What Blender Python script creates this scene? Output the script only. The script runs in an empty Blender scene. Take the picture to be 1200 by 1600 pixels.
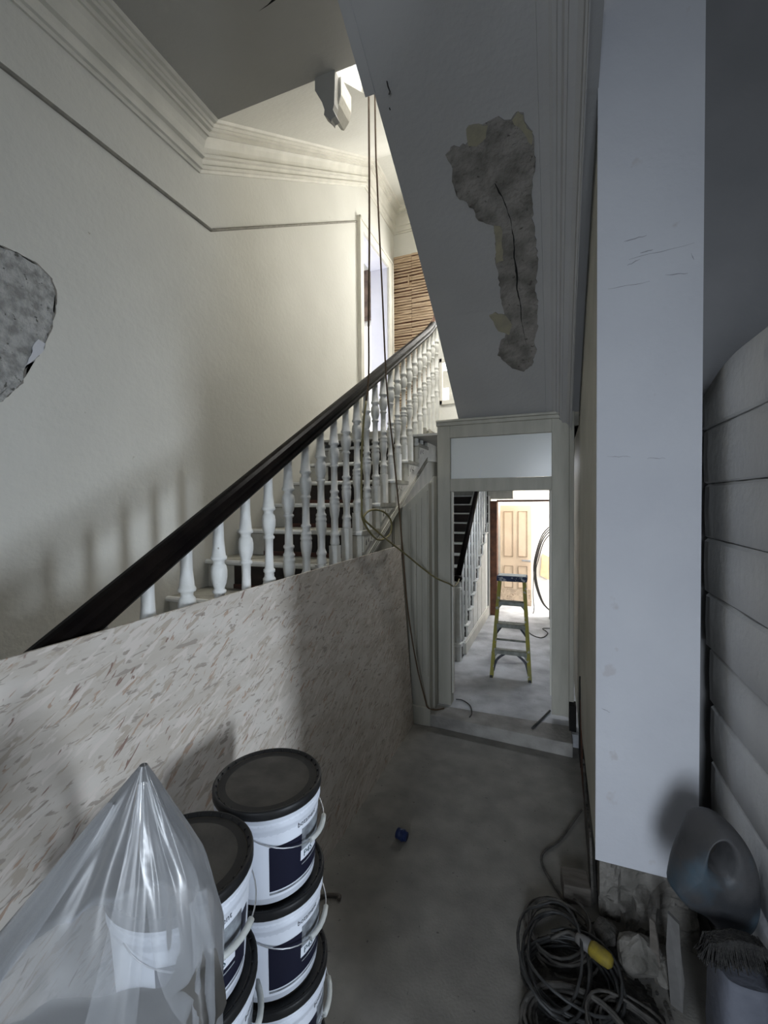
import bpy, bmesh, math, random
from mathutils import Vector, Matrix, noise
random.seed(7)
S = bpy.context.scene
COL = S.collection
PI = math.pi

# ------------------------------------------------------------------ camera
def make_camera():
    yaw, pitch, roll = math.radians(21.21), math.radians(-1.31), math.radians(-0.444)
    fw = Vector((-math.sin(yaw)*math.cos(pitch), math.cos(yaw)*math.cos(pitch), math.sin(pitch)))
    rt = Vector((math.cos(yaw), math.sin(yaw), 0)); up = rt.cross(fw)
    r2 = rt*math.cos(roll)+up*math.sin(roll); u2 = up*math.cos(roll)-rt*math.sin(roll)
    cd = bpy.data.cameras.new('camera'); co = bpy.data.objects.new('camera', cd); COL.objects.link(co)
    M = Matrix((r2, u2, -fw)).transposed().to_4x4(); M.translation = Vector((0, 0, 1.9))
    co.matrix_world = M
    cd.sensor_fit = 'HORIZONTAL'; cd.sensor_width = 36; cd.lens = 691.8/1200*36
    cd.clip_start = 0.02; cd.clip_end = 100
    S.camera = co
make_camera()

# ------------------------------------------------------------------ world, lights, exposure
W = bpy.data.worlds.new('world'); S.world = W; W.use_nodes = True
bg = W.node_tree.nodes['Background']; bg.inputs[0].default_value = (0.80, 0.89, 1.0, 1); bg.inputs[1].default_value = 1.0
S.view_settings.view_transform = 'Standard'; S.view_settings.look = 'None'
S.view_settings.gamma = 1.0; S.view_settings.use_curve_mapping = False
S.view_settings.exposure = 0.38
def area(name, loc, look, sx, sy, power, col, spread=180):
    ld = bpy.data.lights.new(name, 'AREA'); ld.shape = 'RECTANGLE'; ld.size = sx; ld.size_y = sy
    ld.energy = power; ld.color = col; ld.spread = math.radians(spread)
    o = bpy.data.objects.new(name, ld); COL.objects.link(o); o.location = loc
    o.rotation_euler = (Vector(look)-Vector(loc)).to_track_quat('-Z', 'Y').to_euler()
    return o
DAY = (0.80, 0.89, 1.0); NEU = (1.0, 0.98, 0.93)
area('street_door_daylight', (0.20, -7.0, 2.9), (0.25, 2.2, 1.8), 1.8, 3.8, 330, DAY)
area('front_window_daylight', (3.52, -0.36, 1.65), (-1.2, 1.5, 1.3), 0.30, 1.3, 17.5, DAY, 75)
area('landing_window_daylight', (-3.1, 5.5, 3.9), (0, 4.6, 4.0), 0.8, 2.0, 20, (0.95, 0.97, 1))
area('stairwell_skylight', (-0.45, 3.6, 7.0), (-1.6, 3.9, 3.6), 1.0, 2.4, 450, NEU)
area('landing_back_window_daylight', (-1.1, 6.1, 4.95), (-1.6, 2, 3.9), 0.9, 0.9, 45, NEU)
area('rear_room_daylight', (0.95, 7.65, 1.6), (-1.0, 7.75, 1.0), 0.6, 1.6, 62, (1, 0.97, 0.93))
area('rear_room_ceiling_daylight', (-0.2, 7.6, 2.95), (-0.3, 7.6, 0), 0.8, 0.5, 30, (1, 0.98, 0.95))
area('rear_hall_daylight', (0.1, 5.6, 2.3), (-0.6, 5.4, 0), 0.35, 1.2, 24, (0.85, 0.91, 1))

# ------------------------------------------------------------------ materials
def mat(name, c1, c2=None, rough=0.8, scale=6.0, bump=0.0, bscale=None, detail=6, contrast=(0.35, 0.65), stretch=None,
        spots=None, spot_scale=20, spot_thr=0.62, metal=0.0, spec=0.3, marks=None):
    m = bpy.data.materials.new(name); m.use_nodes = True
    nt = m.node_tree; N = nt.nodes; L = nt.links; b = N['Principled BSDF']
    b.inputs['Roughness'].default_value = rough; b.inputs['Metallic'].default_value = metal
    b.inputs['Specular IOR Level'].default_value = spec
    tc = N.new('ShaderNodeTexCoord'); mp = N.new('ShaderNodeMapping'); L.new(tc.outputs['Object'], mp.inputs[0])
    if stretch: mp.inputs['Scale'].default_value = stretch
    c2 = c2 or tuple(x*0.85 for x in c1)
    nz = N.new('ShaderNodeTexNoise'); nz.inputs['Scale'].default_value = scale; nz.inputs['Detail'].default_value = detail
    L.new(mp.outputs[0], nz.inputs['Vector'])
    cr = N.new('ShaderNodeValToRGB'); cr.color_ramp.elements[0].position = contrast[0]; cr.color_ramp.elements[1].position = contrast[1]
    cr.color_ramp.elements[0].color = (*c2, 1); cr.color_ramp.elements[1].color = (*c1, 1)
    L.new(nz.outputs['Fac'], cr.inputs[0]); out = cr.outputs[0]
    def layer(out, col, sc, thr, strt=None, dist=0.0, w=0.04):
        n2 = N.new('ShaderNodeTexNoise'); n2.inputs['Scale'].default_value = sc; n2.inputs['Detail'].default_value = 4
        n2.inputs['Distortion'].default_value = dist
        mp2 = N.new('ShaderNodeMapping'); L.new(tc.outputs['Object'], mp2.inputs[0]); mp2.inputs['Location'].default_value = (3.1, 1.7, 5.2)
        if strt: mp2.inputs['Scale'].default_value = strt
        L.new(mp2.outputs[0], n2.inputs['Vector'])
        r2 = N.new('ShaderNodeValToRGB'); r2.color_ramp.elements[0].position = thr; r2.color_ramp.elements[1].position = thr+w
        L.new(n2.outputs['Fac'], r2.inputs[0])
        mx = N.new('ShaderNodeMix'); mx.data_type = 'RGBA'; L.new(r2.outputs[0], mx.inputs[0]); L.new(out, mx.inputs[6])
        mx.inputs[7].default_value = (*col, 1); return mx.outputs[2]
    if spots: out = layer(out, spots, spot_scale, spot_thr)
    for mk in (marks or []): out = layer(out, *mk)
    L.new(out, b.inputs['Base Color'])
    if bump:
        n3 = N.new('ShaderNodeTexNoise'); n3.inputs['Scale'].default_value = bscale or scale*4; n3.inputs['Detail'].default_value = 8
        L.new(mp.outputs[0], n3.inputs['Vector'])
        bp = N.new('ShaderNodeBump'); bp.inputs['Strength'].default_value = min(1, bump); bp.inputs['Distance'].default_value = 0.01*max(1, bump)
        L.new(n3.outputs['Fac'], bp.inputs['Height']); L.new(bp.outputs[0], b.inputs['Normal'])
    return m
M = {}
M['cream'] = mat('cream_wall_paint', (0.64, 0.632, 0.59), (0.585, 0.577, 0.535), 0.75, 1.3, 0.25, 30, spots=(0.42, 0.40, 0.34), spot_scale=26, spot_thr=0.735)
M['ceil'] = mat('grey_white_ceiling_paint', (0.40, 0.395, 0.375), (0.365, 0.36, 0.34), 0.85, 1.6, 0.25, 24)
M['moulding'] = mat('white_moulding_paint', (0.66, 0.64, 0.58), (0.58, 0.565, 0.51), 0.6, 5, 0.2, 40)
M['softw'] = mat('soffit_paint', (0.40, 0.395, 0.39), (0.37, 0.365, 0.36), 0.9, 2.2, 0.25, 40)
M['bluewhite'] = mat('column_white_paint', (0.60, 0.61, 0.645), (0.55, 0.56, 0.60), 0.7, 1.8, 0.3, 22, spots=(0.52, 0.51, 0.53), spot_scale=7, spot_thr=0.66)
M['scuff'] = mat('grey_scuff', (0.33, 0.33, 0.36), None, 0.8, 30)
M['railgrey'] = mat('dirty_shaded_picture_rail', (0.27, 0.255, 0.22), (0.20, 0.19, 0.165), 0.7, 20)  # dark grey paints in the shadow under the rail along with grime
M['rightwall'] = mat('dirty_cream_paint', (0.56, 0.54, 0.48), (0.47, 0.455, 0.40), 0.7, 3, 0.3, 25, spots=(0.25, 0.22, 0.18), spot_scale=9, spot_thr=0.72)
M['darkwall'] = mat('bare_grey_plaster', (0.30, 0.295, 0.30), (0.25, 0.25, 0.255), 0.9, 2, 0.3, 20)
M['frame'] = mat('scuffed_cream_woodwork', (0.44, 0.425, 0.37), (0.37, 0.36, 0.31), 0.65, 4, 0.25, 18, stretch=(3, 3, 0.6), spots=(0.25, 0.21, 0.15), spot_scale=22, spot_thr=0.735)
M['plaster_raw'] = mat('exposed_rough_plaster', (0.26, 0.245, 0.225), (0.12, 0.113, 0.10), 0.95, 9, 1.0, 45, contrast=(0.3, 0.6), spots=(0.10, 0.09, 0.08), spot_scale=28, spot_thr=0.66)
M['plaster_left'] = mat('exposed_lime_plaster', (0.46, 0.46, 0.45), (0.26, 0.26, 0.25), 0.95, 26, 1.2, 70, contrast=(0.35, 0.62), spots=(0.13, 0.13, 0.12), spot_scale=40, spot_thr=0.65)
M['oldpaint'] = mat('old_yellow_paint_layer', (0.31, 0.285, 0.20), (0.25, 0.235, 0.18), 0.9, 14, 0.3, 40)
M['dark'] = mat('dark_void', (0.02, 0.018, 0.016), (0.01, 0.01, 0.01), 0.95, 8)
M['floor'] = mat('dusty_concrete', (0.235, 0.225, 0.205), (0.165, 0.158, 0.145), 0.9, 7, 0.2, 90, contrast=(0.3, 0.7),
    marks=[((0.10, 0.095, 0.09), 40, 0.68, None, 0.0, 0.04)])
M['floor2'] = mat('plaster_dusted_floor', (0.52, 0.53, 0.55), (0.30, 0.30, 0.31), 0.85, 4, 0.4, 50, contrast=(0.3, 0.62), spots=(0.22, 0.21, 0.20), spot_scale=30, spot_thr=0.68)
M['kerb'] = mat('dusty_threshold_stone', (0.30, 0.29, 0.27), (0.20, 0.19, 0.18), 0.9, 7, 0.6, 40)
M['rail'] = mat('black_handrail_paint', (0.005, 0.004, 0.004), (0.009, 0.007, 0.006), 0.34, 8, 0.15, 30, spec=0.025)
M['railbrown'] = mat('worn_mahogany', (0.16, 0.08, 0.055), (0.09, 0.05, 0.035), 0.35, 12, 0.1, spec=0.5)
M['baluster'] = mat('chipped_white_gloss', (0.72, 0.72, 0.70), (0.62, 0.62, 0.59), 0.42, 12, 0.2, 40, spots=(0.25, 0.22, 0.18), spot_scale=45, spot_thr=0.74)
M['string'] = mat('chipped_white_string', (0.62, 0.60, 0.54), (0.50, 0.485, 0.43), 0.6, 8, 0.3, 30, spots=(0.07, 0.06, 0.05), spot_scale=16, spot_thr=0.715)
M['riser'] = mat('dark_stained_riser', (0.014, 0.011, 0.010), (0.026, 0.017, 0.015), 0.45, 5, 0.2, 30, stretch=(0.4, 4, 4))
M['redwood'] = mat('red_brown_stain', (0.13, 0.05, 0.035), (0.05, 0.025, 0.02), 0.5, 9, stretch=(0.5, 4, 4))
M['tread'] = mat('dusty_worn_tread', (0.42, 0.41, 0.35), (0.20, 0.19, 0.165), 0.8, 6, 0.4, 40)
M['lath'] = mat('pale_timber_lath', (0.56, 0.43, 0.30), (0.40, 0.29, 0.19), 0.8, 7, 0.5, 40, stretch=(0.8, 6, 9))
M['brick'] = mat('rough_stone_lintel', (0.28, 0.20, 0.16), (0.12, 0.09, 0.08), 0.9, 5, 0.8, 25)
M['lidb'] = mat('dusty_black_lid_plastic', (0.088, 0.082, 0.073), (0.045, 0.043, 0.040), 0.9, 9, 0.15, 60, contrast=(0.3, 0.6))
M['rimb'] = mat('black_rim_plastic', (0.010, 0.010, 0.011), (0.018, 0.018, 0.018), 0.45, 14, spec=0.25)
M['bucket'] = mat('white_bucket_plastic', (0.72, 0.76, 0.84), (0.68, 0.72, 0.80), 0.45, 5)
M['labelw'] = mat('glossy_label_white', (0.80, 0.84, 0.92), (0.78, 0.82, 0.90), 0.35, 4)
M['navy'] = mat('navy_label_print', (0.010, 0.011, 0.026), (0.012, 0.013, 0.03), 0.4, 4)
M['greyph'] = mat('grey_photo_print', (0.30, 0.33, 0.36), (0.16, 0.17, 0.19), 0.4, 30, contrast=(0.4, 0.6))
M['teal'] = mat('dark_teal_print', (0.03, 0.08, 0.10), (0.03, 0.07, 0.09), 0.5, 4)
M['wire'] = mat('galvanised_wire', (0.55, 0.56, 0.58), None, 0.35, 20, metal=0.8)
M['grip'] = mat('white_plastic_grip', (0.60, 0.62, 0.60), (0.5, 0.52, 0.5), 0.5, 12)
M['blueplas'] = mat('dark_blue_plastic', (0.02, 0.035, 0.11), None, 0.4, 9)
M['yellowfg'] = mat('yellow_fibreglass', (0.30, 0.27, 0.035), (0.22, 0.21, 0.06), 0.6, 10, 0.2, spots=(0.35, 0.35, 0.3), spot_scale=18, spot_thr=0.62)
M['ladtop'] = mat('plaster_spattered_dark_blue_plastic', (0.03, 0.045, 0.10), (0.02, 0.03, 0.06), 0.6, 10, spots=(0.35, 0.36, 0.38), spot_scale=26, spot_thr=0.58)
M['alu'] = mat('dusty_aluminium', (0.30, 0.31, 0.28), (0.19, 0.20, 0.18), 0.7, 20, 0.3, metal=0.2)
M['bracket'] = mat('dark_painted_bracket', (0.05, 0.055, 0.075), (0.10, 0.10, 0.11), 0.6, 25)
M['door'] = mat('peach_cream_door', (0.66, 0.53, 0.40), (0.60, 0.47, 0.35), 0.6, 4, 0.2, 30)
M['doorline'] = mat('dark_door_moulding', (0.30, 0.22, 0.15), (0.22, 0.16, 0.11), 0.8, 20)  # panel mouldings in a darker brown than the leaf
M['doordirt'] = mat('scuffed_door_bottom', (0.60, 0.48, 0.36), (0.42, 0.33, 0.25), 0.7, 16, spots=(0.25, 0.18, 0.13), spot_scale=30, spot_thr=0.6)
M['brownjamb'] = mat('stripped_brown_timber', (0.13, 0.055, 0.03), (0.06, 0.028, 0.018), 0.8, 10, 0.4, 30)
M['lav'] = mat('pale_lilac_reveal_paint', (0.66, 0.66, 0.74), (0.62, 0.62, 0.70), 0.7, 4)
M['white2'] = mat('bright_white_wall', (0.85, 0.84, 0.82), (0.8, 0.79, 0.77), 0.8, 3)
M['cableblk'] = mat('black_cable', (0.02, 0.02, 0.02), (0.05, 0.05, 0.05), 0.5, 20)
M['cablegry'] = mat('dusty_grey_cable', (0.095, 0.088, 0.08), (0.04, 0.038, 0.035), 0.7, 20)
M['cablebrn'] = mat('brown_flex', (0.085, 0.055, 0.03), (0.12, 0.08, 0.05), 0.5, 20)
M['cabletan'] = mat('yellowed_flex', (0.22, 0.19, 0.08), (0.15, 0.13, 0.06), 0.55, 20)
M['slab'] = mat('grey_white_insulation_face', (0.70, 0.695, 0.69), (0.60, 0.60, 0.605), 0.85, 3, 0.35, 30, marks=[((0.52, 0.52, 0.55), 4, 0.60, (1, 1, 0.5), 0.5, 0.06)])
M['rubble'] = mat('rubble_stone', (0.20, 0.188, 0.17), (0.085, 0.08, 0.07), 0.95, 9, 1.2, 30, contrast=(0.3, 0.65))
M['mortar'] = mat('crumbling_mortar', (0.12, 0.11, 0.10), (0.05, 0.048, 0.043), 0.95, 16, 1.4, 50)
M['wood'] = mat('dusty_offcut_timber', (0.13, 0.115, 0.10), (0.09, 0.08, 0.07), 0.85, 8, 0.3, stretch=(1, 6, 6))
M['can'] = mat('dusty_blue_grey_can_plastic', (0.075, 0.074, 0.076), (0.032, 0.034, 0.038), 0.5, 6, 0.3, 30, contrast=(0.3, 0.6), marks=[((0.055, 0.082, 0.105), 4.5, 0.50, None, 0.0, 0.12)])
M['canblue'] = mat('clear_blue_can_plastic', (0.10, 0.155, 0.20), (0.08, 0.12, 0.155), 0.35, 6, 0.2, 30)
M['bristle'] = mat('black_bristles', (0.025, 0.024, 0.024), (0.05, 0.048, 0.045), 0.8, 60, 0.8, 200)
M['sack'] = mat('pale_blue_grey_sack', (0.15, 0.158, 0.19), (0.11, 0.118, 0.145), 0.7, 8, 0.5, 30)
M['yplug'] = mat('yellow_connector', (0.24, 0.185, 0.02), (0.14, 0.11, 0.03), 0.7, 30)
M['gplug'] = mat('grey_connector', (0.14, 0.135, 0.13), None, 0.6, 30)
M['paper'] = mat('crumpled_white_paper', (0.6, 0.6, 0.55), None, 0.9, 20)
M['card'] = mat('tan_paper', (0.66, 0.48, 0.30), None, 0.9, 12)

def osb_mat():
    m = bpy.data.materials.new('strand_board'); m.use_nodes = True; nt = m.node_tree; N = nt.nodes; L = nt.links; b = N['Principled BSDF']
    b.inputs['Roughness'].default_value = 0.8; b.inputs['Specular IOR Level'].default_value = 0.2
    tc = N.new('ShaderNodeTexCoord'); prev = None
    base = N.new('ShaderNodeTexNoise'); base.inputs['Scale'].default_value = 5; base.inputs['Detail'].default_value = 6
    mp0 = N.new('ShaderNodeMapping'); L.new(tc.outputs['Object'], mp0.inputs[0]); mp0.inputs['Rotation'].default_value = (math.radians(-28), 0, 0); mp0.inputs['Scale'].default_value = (1, 0.6, 2.4)
    L.new(mp0.outputs[0], base.inputs['Vector'])
    cr = N.new('ShaderNodeValToRGB'); cr.color_ramp.elements[0].position = 0.38; cr.color_ramp.elements[1].position = 0.62
    cr.color_ramp.elements[0].color = (0.50, 0.455, 0.40, 1); cr.color_ramp.elements[1].color = (0.60, 0.56, 0.51, 1)
    L.new(base.outputs['Fac'], cr.inputs[0]); out = cr.outputs[0]
    specs = [(-22, (1, 2.6, 12), (1.5, 2.1, 0.3), 0.575, (0.44, 0.385, 0.325)), (-34, (1, 2.4, 10), (7.1, 0.3, 4.4), 0.625, (0.42, 0.315, 0.245)),
             (-2, (1, 3.0, 13), (2.3, 9.1, 1.4), 0.61, (0.35, 0.31, 0.27)), (-26, (1, 2.0, 9), (0.3, 5.1, 7.4), 0.575, (0.62, 0.565, 0.515)), (-48, (1, 2.4, 12), (3.3, 8.1, 2.4), 0.665, (0.26, 0.18, 0.15))]
    for ang, sc, loc, thr, col in specs:
        mp = N.new('ShaderNodeMapping'); mp.vector_type = 'TEXTURE' if False else 'POINT'
        r1 = N.new('ShaderNodeVectorRotate'); r1.rotation_type = 'X_AXIS'; r1.inputs['Angle'].default_value = math.radians(ang); L.new(tc.outputs['Object'], r1.inputs['Vector'])
        L.new(r1.outputs[0], mp.inputs[0]); mp.inputs['Scale'].default_value = sc; mp.inputs['Location'].default_value = loc
        n = N.new('ShaderNodeTexNoise'); n.inputs['Scale'].default_value = 4.6; n.inputs['Detail'].default_value = 3; n.inputs['Roughness'].default_value = 0.55; n.inputs['Distortion'].default_value = 0.5; L.new(mp.outputs[0], n.inputs['Vector'])
        r = N.new('ShaderNodeValToRGB'); r.color_ramp.elements[0].position = thr; r.color_ramp.elements[1].position = thr+0.035; L.new(n.outputs['Fac'], r.inputs[0])
        mx = N.new('ShaderNodeMix'); mx.data_type = 'RGBA'; L.new(r.outputs[0], mx.inputs[0]); L.new(out, mx.inputs[6]); mx.inputs[7].default_value = (*col, 1); out = mx.outputs[2]
    L.new(out, b.inputs['Base Color'])
    bp = N.new('ShaderNodeBump'); bp.inputs['Strength'].default_value = 0.3; bp.inputs['Distance'].default_value = 0.004
    L.new(out, bp.inputs['Height']); L.new(bp.outputs[0], b.inputs['Normal'])
    return m
M['osb'] = osb_mat()

def film_mat(name, dens, col, lo=0.2, hi=0.62):
    m = bpy.data.materials.new(name); m.use_nodes = True; nt = m.node_tree; N = nt.nodes; L = nt.links
    for n in list(N): N.remove(n)
    o = N.new('ShaderNodeOutputMaterial'); tr = N.new('ShaderNodeBsdfTransparent'); df = N.new('ShaderNodeBsdfDiffuse'); tl = N.new('ShaderNodeBsdfTranslucent')
    gl = N.new('ShaderNodeBsdfGlossy'); gl.inputs['Roughness'].default_value = 0.22
    df.inputs[0].default_value = (*col, 1); tl.inputs[0].default_value = (*col, 1)
    a = N.new('ShaderNodeMixShader'); a.inputs[0].default_value = 0.4; L.new(df.outputs[0], a.inputs[1]); L.new(tl.outputs[0], a.inputs[2])
    lw = N.new('ShaderNodeLayerWeight'); lw.inputs['Blend'].default_value = 0.35
    mr = N.new('ShaderNodeMapRange'); mr.inputs['To Min'].default_value = dens*0.75; mr.inputs['To Max'].default_value = min(1, dens*2.0); L.new(lw.outputs['Facing'], mr.inputs['Value'])
    b = N.new('ShaderNodeMixShader'); L.new(mr.outputs[0], b.inputs[0]); L.new(tr.outputs[0], b.inputs[1]); L.new(a.outputs[0], b.inputs[2])
    fr = N.new('ShaderNodeFresnel'); fr.inputs['IOR'].default_value = 1.4
    c = N.new('ShaderNodeMixShader'); L.new(fr.outputs[0], c.inputs[0]); L.new(b.outputs[0], c.inputs[1]); L.new(gl.outputs[0], c.inputs[2])
    L.new(c.outputs[0], o.inputs[0]); return m
M['film'] = film_mat('milky_plastic_film', 0.21, (0.75, 0.78, 0.82))
M['frost'] = film_mat('frosted_transom_glass', 1.25, (0.93, 0.95, 0.94))
M['glass'] = film_mat('clear_window_glass', 0.02, (0.8, 0.85, 0.85))

# ------------------------------------------------------------------ helpers
class MB:
    def __init__(s): s.b = bmesh.new(); s.smooth = set()
    def face(s, pts, mi=0):
        vs = [s.b.verts.new(p) for p in pts]
        try: f = s.b.faces.new(vs); f.material_index = mi; return f
        except Exception: return None
    def box(s, x0, y0, z0, x1, y1, z1, mi=0, rot=None, piv=None):
        P = [(x0, y0, z0), (x1, y0, z0), (x1, y1, z0), (x0, y1, z0), (x0, y0, z1), (x1, y0, z1), (x1, y1, z1), (x0, y1, z1)]
        if rot is not None:
            c = Vector(piv) if piv is not None else Vector(((x0+x1)/2, (y0+y1)/2, (z0+z1)/2)); P = [rot @ (Vector(p)-c)+c for p in P]
        v = [s.b.verts.new(p) for p in P]
        for q in ((3, 2, 1, 0), (4, 5, 6, 7), (0, 1, 5, 4), (1, 2, 6, 5), (2, 3, 7, 6), (3, 0, 4, 7)):
            f = s.b.faces.new([v[i] for i in q]); f.material_index = mi
        return s
    def prism(s, pts, d, mi=0):
        """pts: 3d polygon, d: extrusion vector"""
        d = Vector(d); a = [s.b.verts.new(p) for p in pts]; c = [s.b.verts.new(Vector(p)+d) for p in pts]
        n = len(pts)
        for f in (s.b.faces.new(a), s.b.faces.new(c[::-1])): f.material_index = mi
        for i in range(n):
            f = s.b.faces.new([a[i], c[i], c[(i+1) % n], a[(i+1) % n]]); f.material_index = mi
        return s
    def lathe(s, prof, loc=(0, 0, 0), seg=16, mi=0, mat4=None, smooth=True):
        loc = Vector(loc); rings = []
        for r, z in prof:
            ring = []
            for i in range(seg):
                a = 2*PI*i/seg; p = Vector((r*math.cos(a), r*math.sin(a), z))
                if mat4 is not None: p = mat4 @ p
                ring.append(s.b.verts.new(p+loc))
            rings.append(ring)
        for k in range(len(rings)-1):
            for i in range(seg):
                f = s.b.faces.new([rings[k][i], rings[k][(i+1) % seg], rings[k+1][(i+1) % seg], rings[k+1][i]]); f.smooth = smooth; f.material_index = mi
        if prof[0][0] > 1e-5: f = s.b.faces.new(rings[0][::-1]); f.material_index = mi
        if prof[-1][0] > 1e-5: f = s.b.faces.new(rings[-1]); f.material_index = mi
        return s
    def tube(s, pts, r, seg=8, mi=0, closed=False, rfun=None):
        pts = [Vector(p) for p in pts]; n = len(pts); rings = []; up = None
        for i in range(n):
            a = pts[(i-1) % n] if (closed or i > 0) else pts[i]; c = pts[(i+1) % n] if (closed or i < n-1) else pts[i]
            t = (c-a).normalized() if (c-a).length > 1e-9 else Vector((0, 0, 1))
            if up is None: up = t.orthogonal().normalized()
            up = (up - t*up.dot(t)); up = up.normalized() if up.length > 1e-6 else t.orthogonal().normalized()
            bn = t.cross(up); rr = rfun(i/(n-1)) if rfun else r
            rings.append([s.b.verts.new(pts[i]+(up*math.cos(2*PI*k/seg)+bn*math.sin(2*PI*k/seg))*rr) for k in range(seg)])
        m = n if closed else n-1
        for i in range(m):
            A = rings[i]; B = rings[(i+1) % n]
            for k in range(seg):
                f = s.b.faces.new([A[k], A[(k+1) % seg], B[(k+1) % seg], B[k]]); f.smooth = True; f.material_index = mi
        if not closed:
            for f in (s.b.faces.new(rings[0][::-1]), s.b.faces.new(rings[-1])): f.material_index = mi
        return s
    def build(s, name, m, parent=None, bevel=0, weld=False):
        if weld: bmesh.ops.remove_doubles(s.b, verts=s.b.verts, dist=1e-5)
        bmesh.ops.recalc_face_normals(s.b, faces=s.b.faces)
        me = bpy.data.meshes.new(name); s.b.to_mesh(me); s.b.free()
        for x in (m if isinstance(m, (list, tuple)) else [m]): me.materials.append(M[x])
        o = bpy.data.objects.new(name, me); COL.objects.link(o)
        if parent: o.parent = parent
        if bevel:
            md = o.modifiers.new('bevel', 'BEVEL'); md.width = bevel; md.segments = 2; md.limit_method = 'ANGLE'
        return o
def struct(o): o['kind'] = 'structure'; return o
def tag(o, label, cat, group=None, kind=None):
    o['label'] = label; o['category'] = cat
    if group: o['group'] = group
    if kind: o['kind'] = kind
    return o
def empty(name, loc, label, cat, group=None, rz=0):
    o = bpy.data.objects.new(name, None); COL.objects.link(o); o.location = loc; o.rotation_euler = (0, 0, rz); o.empty_display_size = 0.05
    if label: tag(o, label, cat, group)
    return o
def copy_tree(o, parent=None):
    c = o.copy(); COL.objects.link(c)
    if parent: c.parent = parent
    for ch in list(o.children): copy_tree(ch, c)
    return c
def smooth_path(pts, sub=8):
    P = [Vector(p) for p in pts]; out = []
    for i in range(len(P)-1):
        p0 = P[max(i-1, 0)]; p1 = P[i]; p2 = P[i+1]; p3 = P[min(i+2, len(P)-1)]
        for k in range(sub):
            t = k/sub
            out.append(0.5*((2*p1)+(-p0+p2)*t+(2*p0-5*p1+4*p2-p3)*t*t+(-p0+3*p1-3*p2+p3)*t**3))
    out.append(P[-1]); return out
def sweep(name, path, prof, m, parent=None):
    """path: list of (point, normal vector scaled for mitre); prof: (offset along normal, dz)"""
    b = MB(); rings = [[b.b.verts.new(Vector(p)+Vector(n)*o+Vector((0, 0, dz))) for o, dz in prof] for p, n in path]
    for i in range(len(rings)-1):
        for k in range(len(prof)-1):
            b.b.faces.new([rings[i][k], rings[i][k+1], rings[i+1][k+1], rings[i+1][k]])
    b.b.faces.new(rings[0]); b.b.faces.new(rings[-1][::-1])
    return b.build(name, m, parent)
def interp(x, X, Z):
    if x <= X[0]: return Z[0]+(x-X[0])*(Z[1]-Z[0])/(X[1]-X[0])
    for i in range(len(X)-1):
        if x <= X[i+1]: return Z[i]+(x-X[i])*(Z[i+1]-Z[i])/(X[i+1]-X[i])
    return Z[-1]

# ------------------------------------------------------------------ dimensions
XL, XR = -2.22, 0.17
XS, XB = -1.215, -1.25          # string face, baluster line
YK, YP = 3.60, 3.83            # threshold front, partition plane
YB = 6.20; ZLAND = 2.64; ZC = 4.40; YC = 2.36
RISE, GO = 0.187, 0.331
SOFY = [0.3, 1.98, 2.48, 3.04, 3.83]; SOFZ = [4.72, 3.768, 3.503, 3.165, 2.60]
XF = -0.785                    # left edge of the upper flight

# ------------------------------------------------------------------ structure
b = MB(); b.box(-2.22, -3.0, -0.12, 3.7, 3.66, 0.0); struct(b.build('floor', 'floor'))
b = MB(); b.box(-3.3, 3.66, -0.12, 1.5, 8.05, 0.10); struct(b.build('floor.001', 'floor2'))
# threshold kerb (front edge runs slightly askew)
b = MB(); b.prism([(-1.13, 3.595, 0), (0.12, 3.50, 0), (0.12, 3.78, 0), (-1.13, 3.78, 0)], (0, 0, 0.104)); struct(b.build('trim_1', 'kerb', bevel=0.008))

# left wall with tall landing opening
b = MB()
DY0, DY1, DZ1 = 5.03, 5.92, 5.20
b.box(XL-0.25, -3.0, 0, XL, DY0, 6.4); b.box(XL-0.25, DY1, 0, XL, YB+0.2, 6.4)
b.box(XL-0.25, DY0, DZ1, XL, DY1, 6.4); b.box(XL-0.25, DY0, 0, XL, DY1, 2.66)
struct(b.build('wall_left', 'cream'))
# room beyond the landing opening
b = MB()
b.box(-6.0, 9.6, 2.6, XL-0.25, 9.75, 7.6); b.box(-6.0, 4.0, 2.5, XL-0.25, 9.6, 2.6); b.box(-6.0, 4.0, 7.6, XL-0.25, 9.75, 7.75)
b.box(-6.1, 4.0, 2.6, -6.0, 9.6, 7.6); b.box(-6.0, 3.9, 2.6, XL-0.25, 4.0, 7.6)
struct(b.build('wall_landing_room', 'white2'))
b = MB(); b.box(-5.0, 9.42, 6.12, -3.6, 9.58, 7.2); struct(b.build('trim_2', 'brick'))
W2 = MB(); W2.box(-4.9, 9.50, 3.2, -3.65, 9.58, 5.95)
area('landing_room_window_daylight', (-4.2, 9.3, 4.2), (-3.4, 6.5, 4.0), 1.4, 2.6, 16, (0.95, 0.97, 1))
# right hall wall
b = MB()
b.box(XR, 2.17, 0.29, XR+0.38, 3.66, 6.9); b.box(XR+0.06, 2.25, 0.0, XR+0.38, 3.66, 0.29)
struct(b.build('wall_right', 'rightwall'))
b = MB(); b.box(XR, 3.66, 0.1, XR+0.2, 7.13, 6.9); struct(b.build('wall_right.001', 'frame'))
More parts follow.
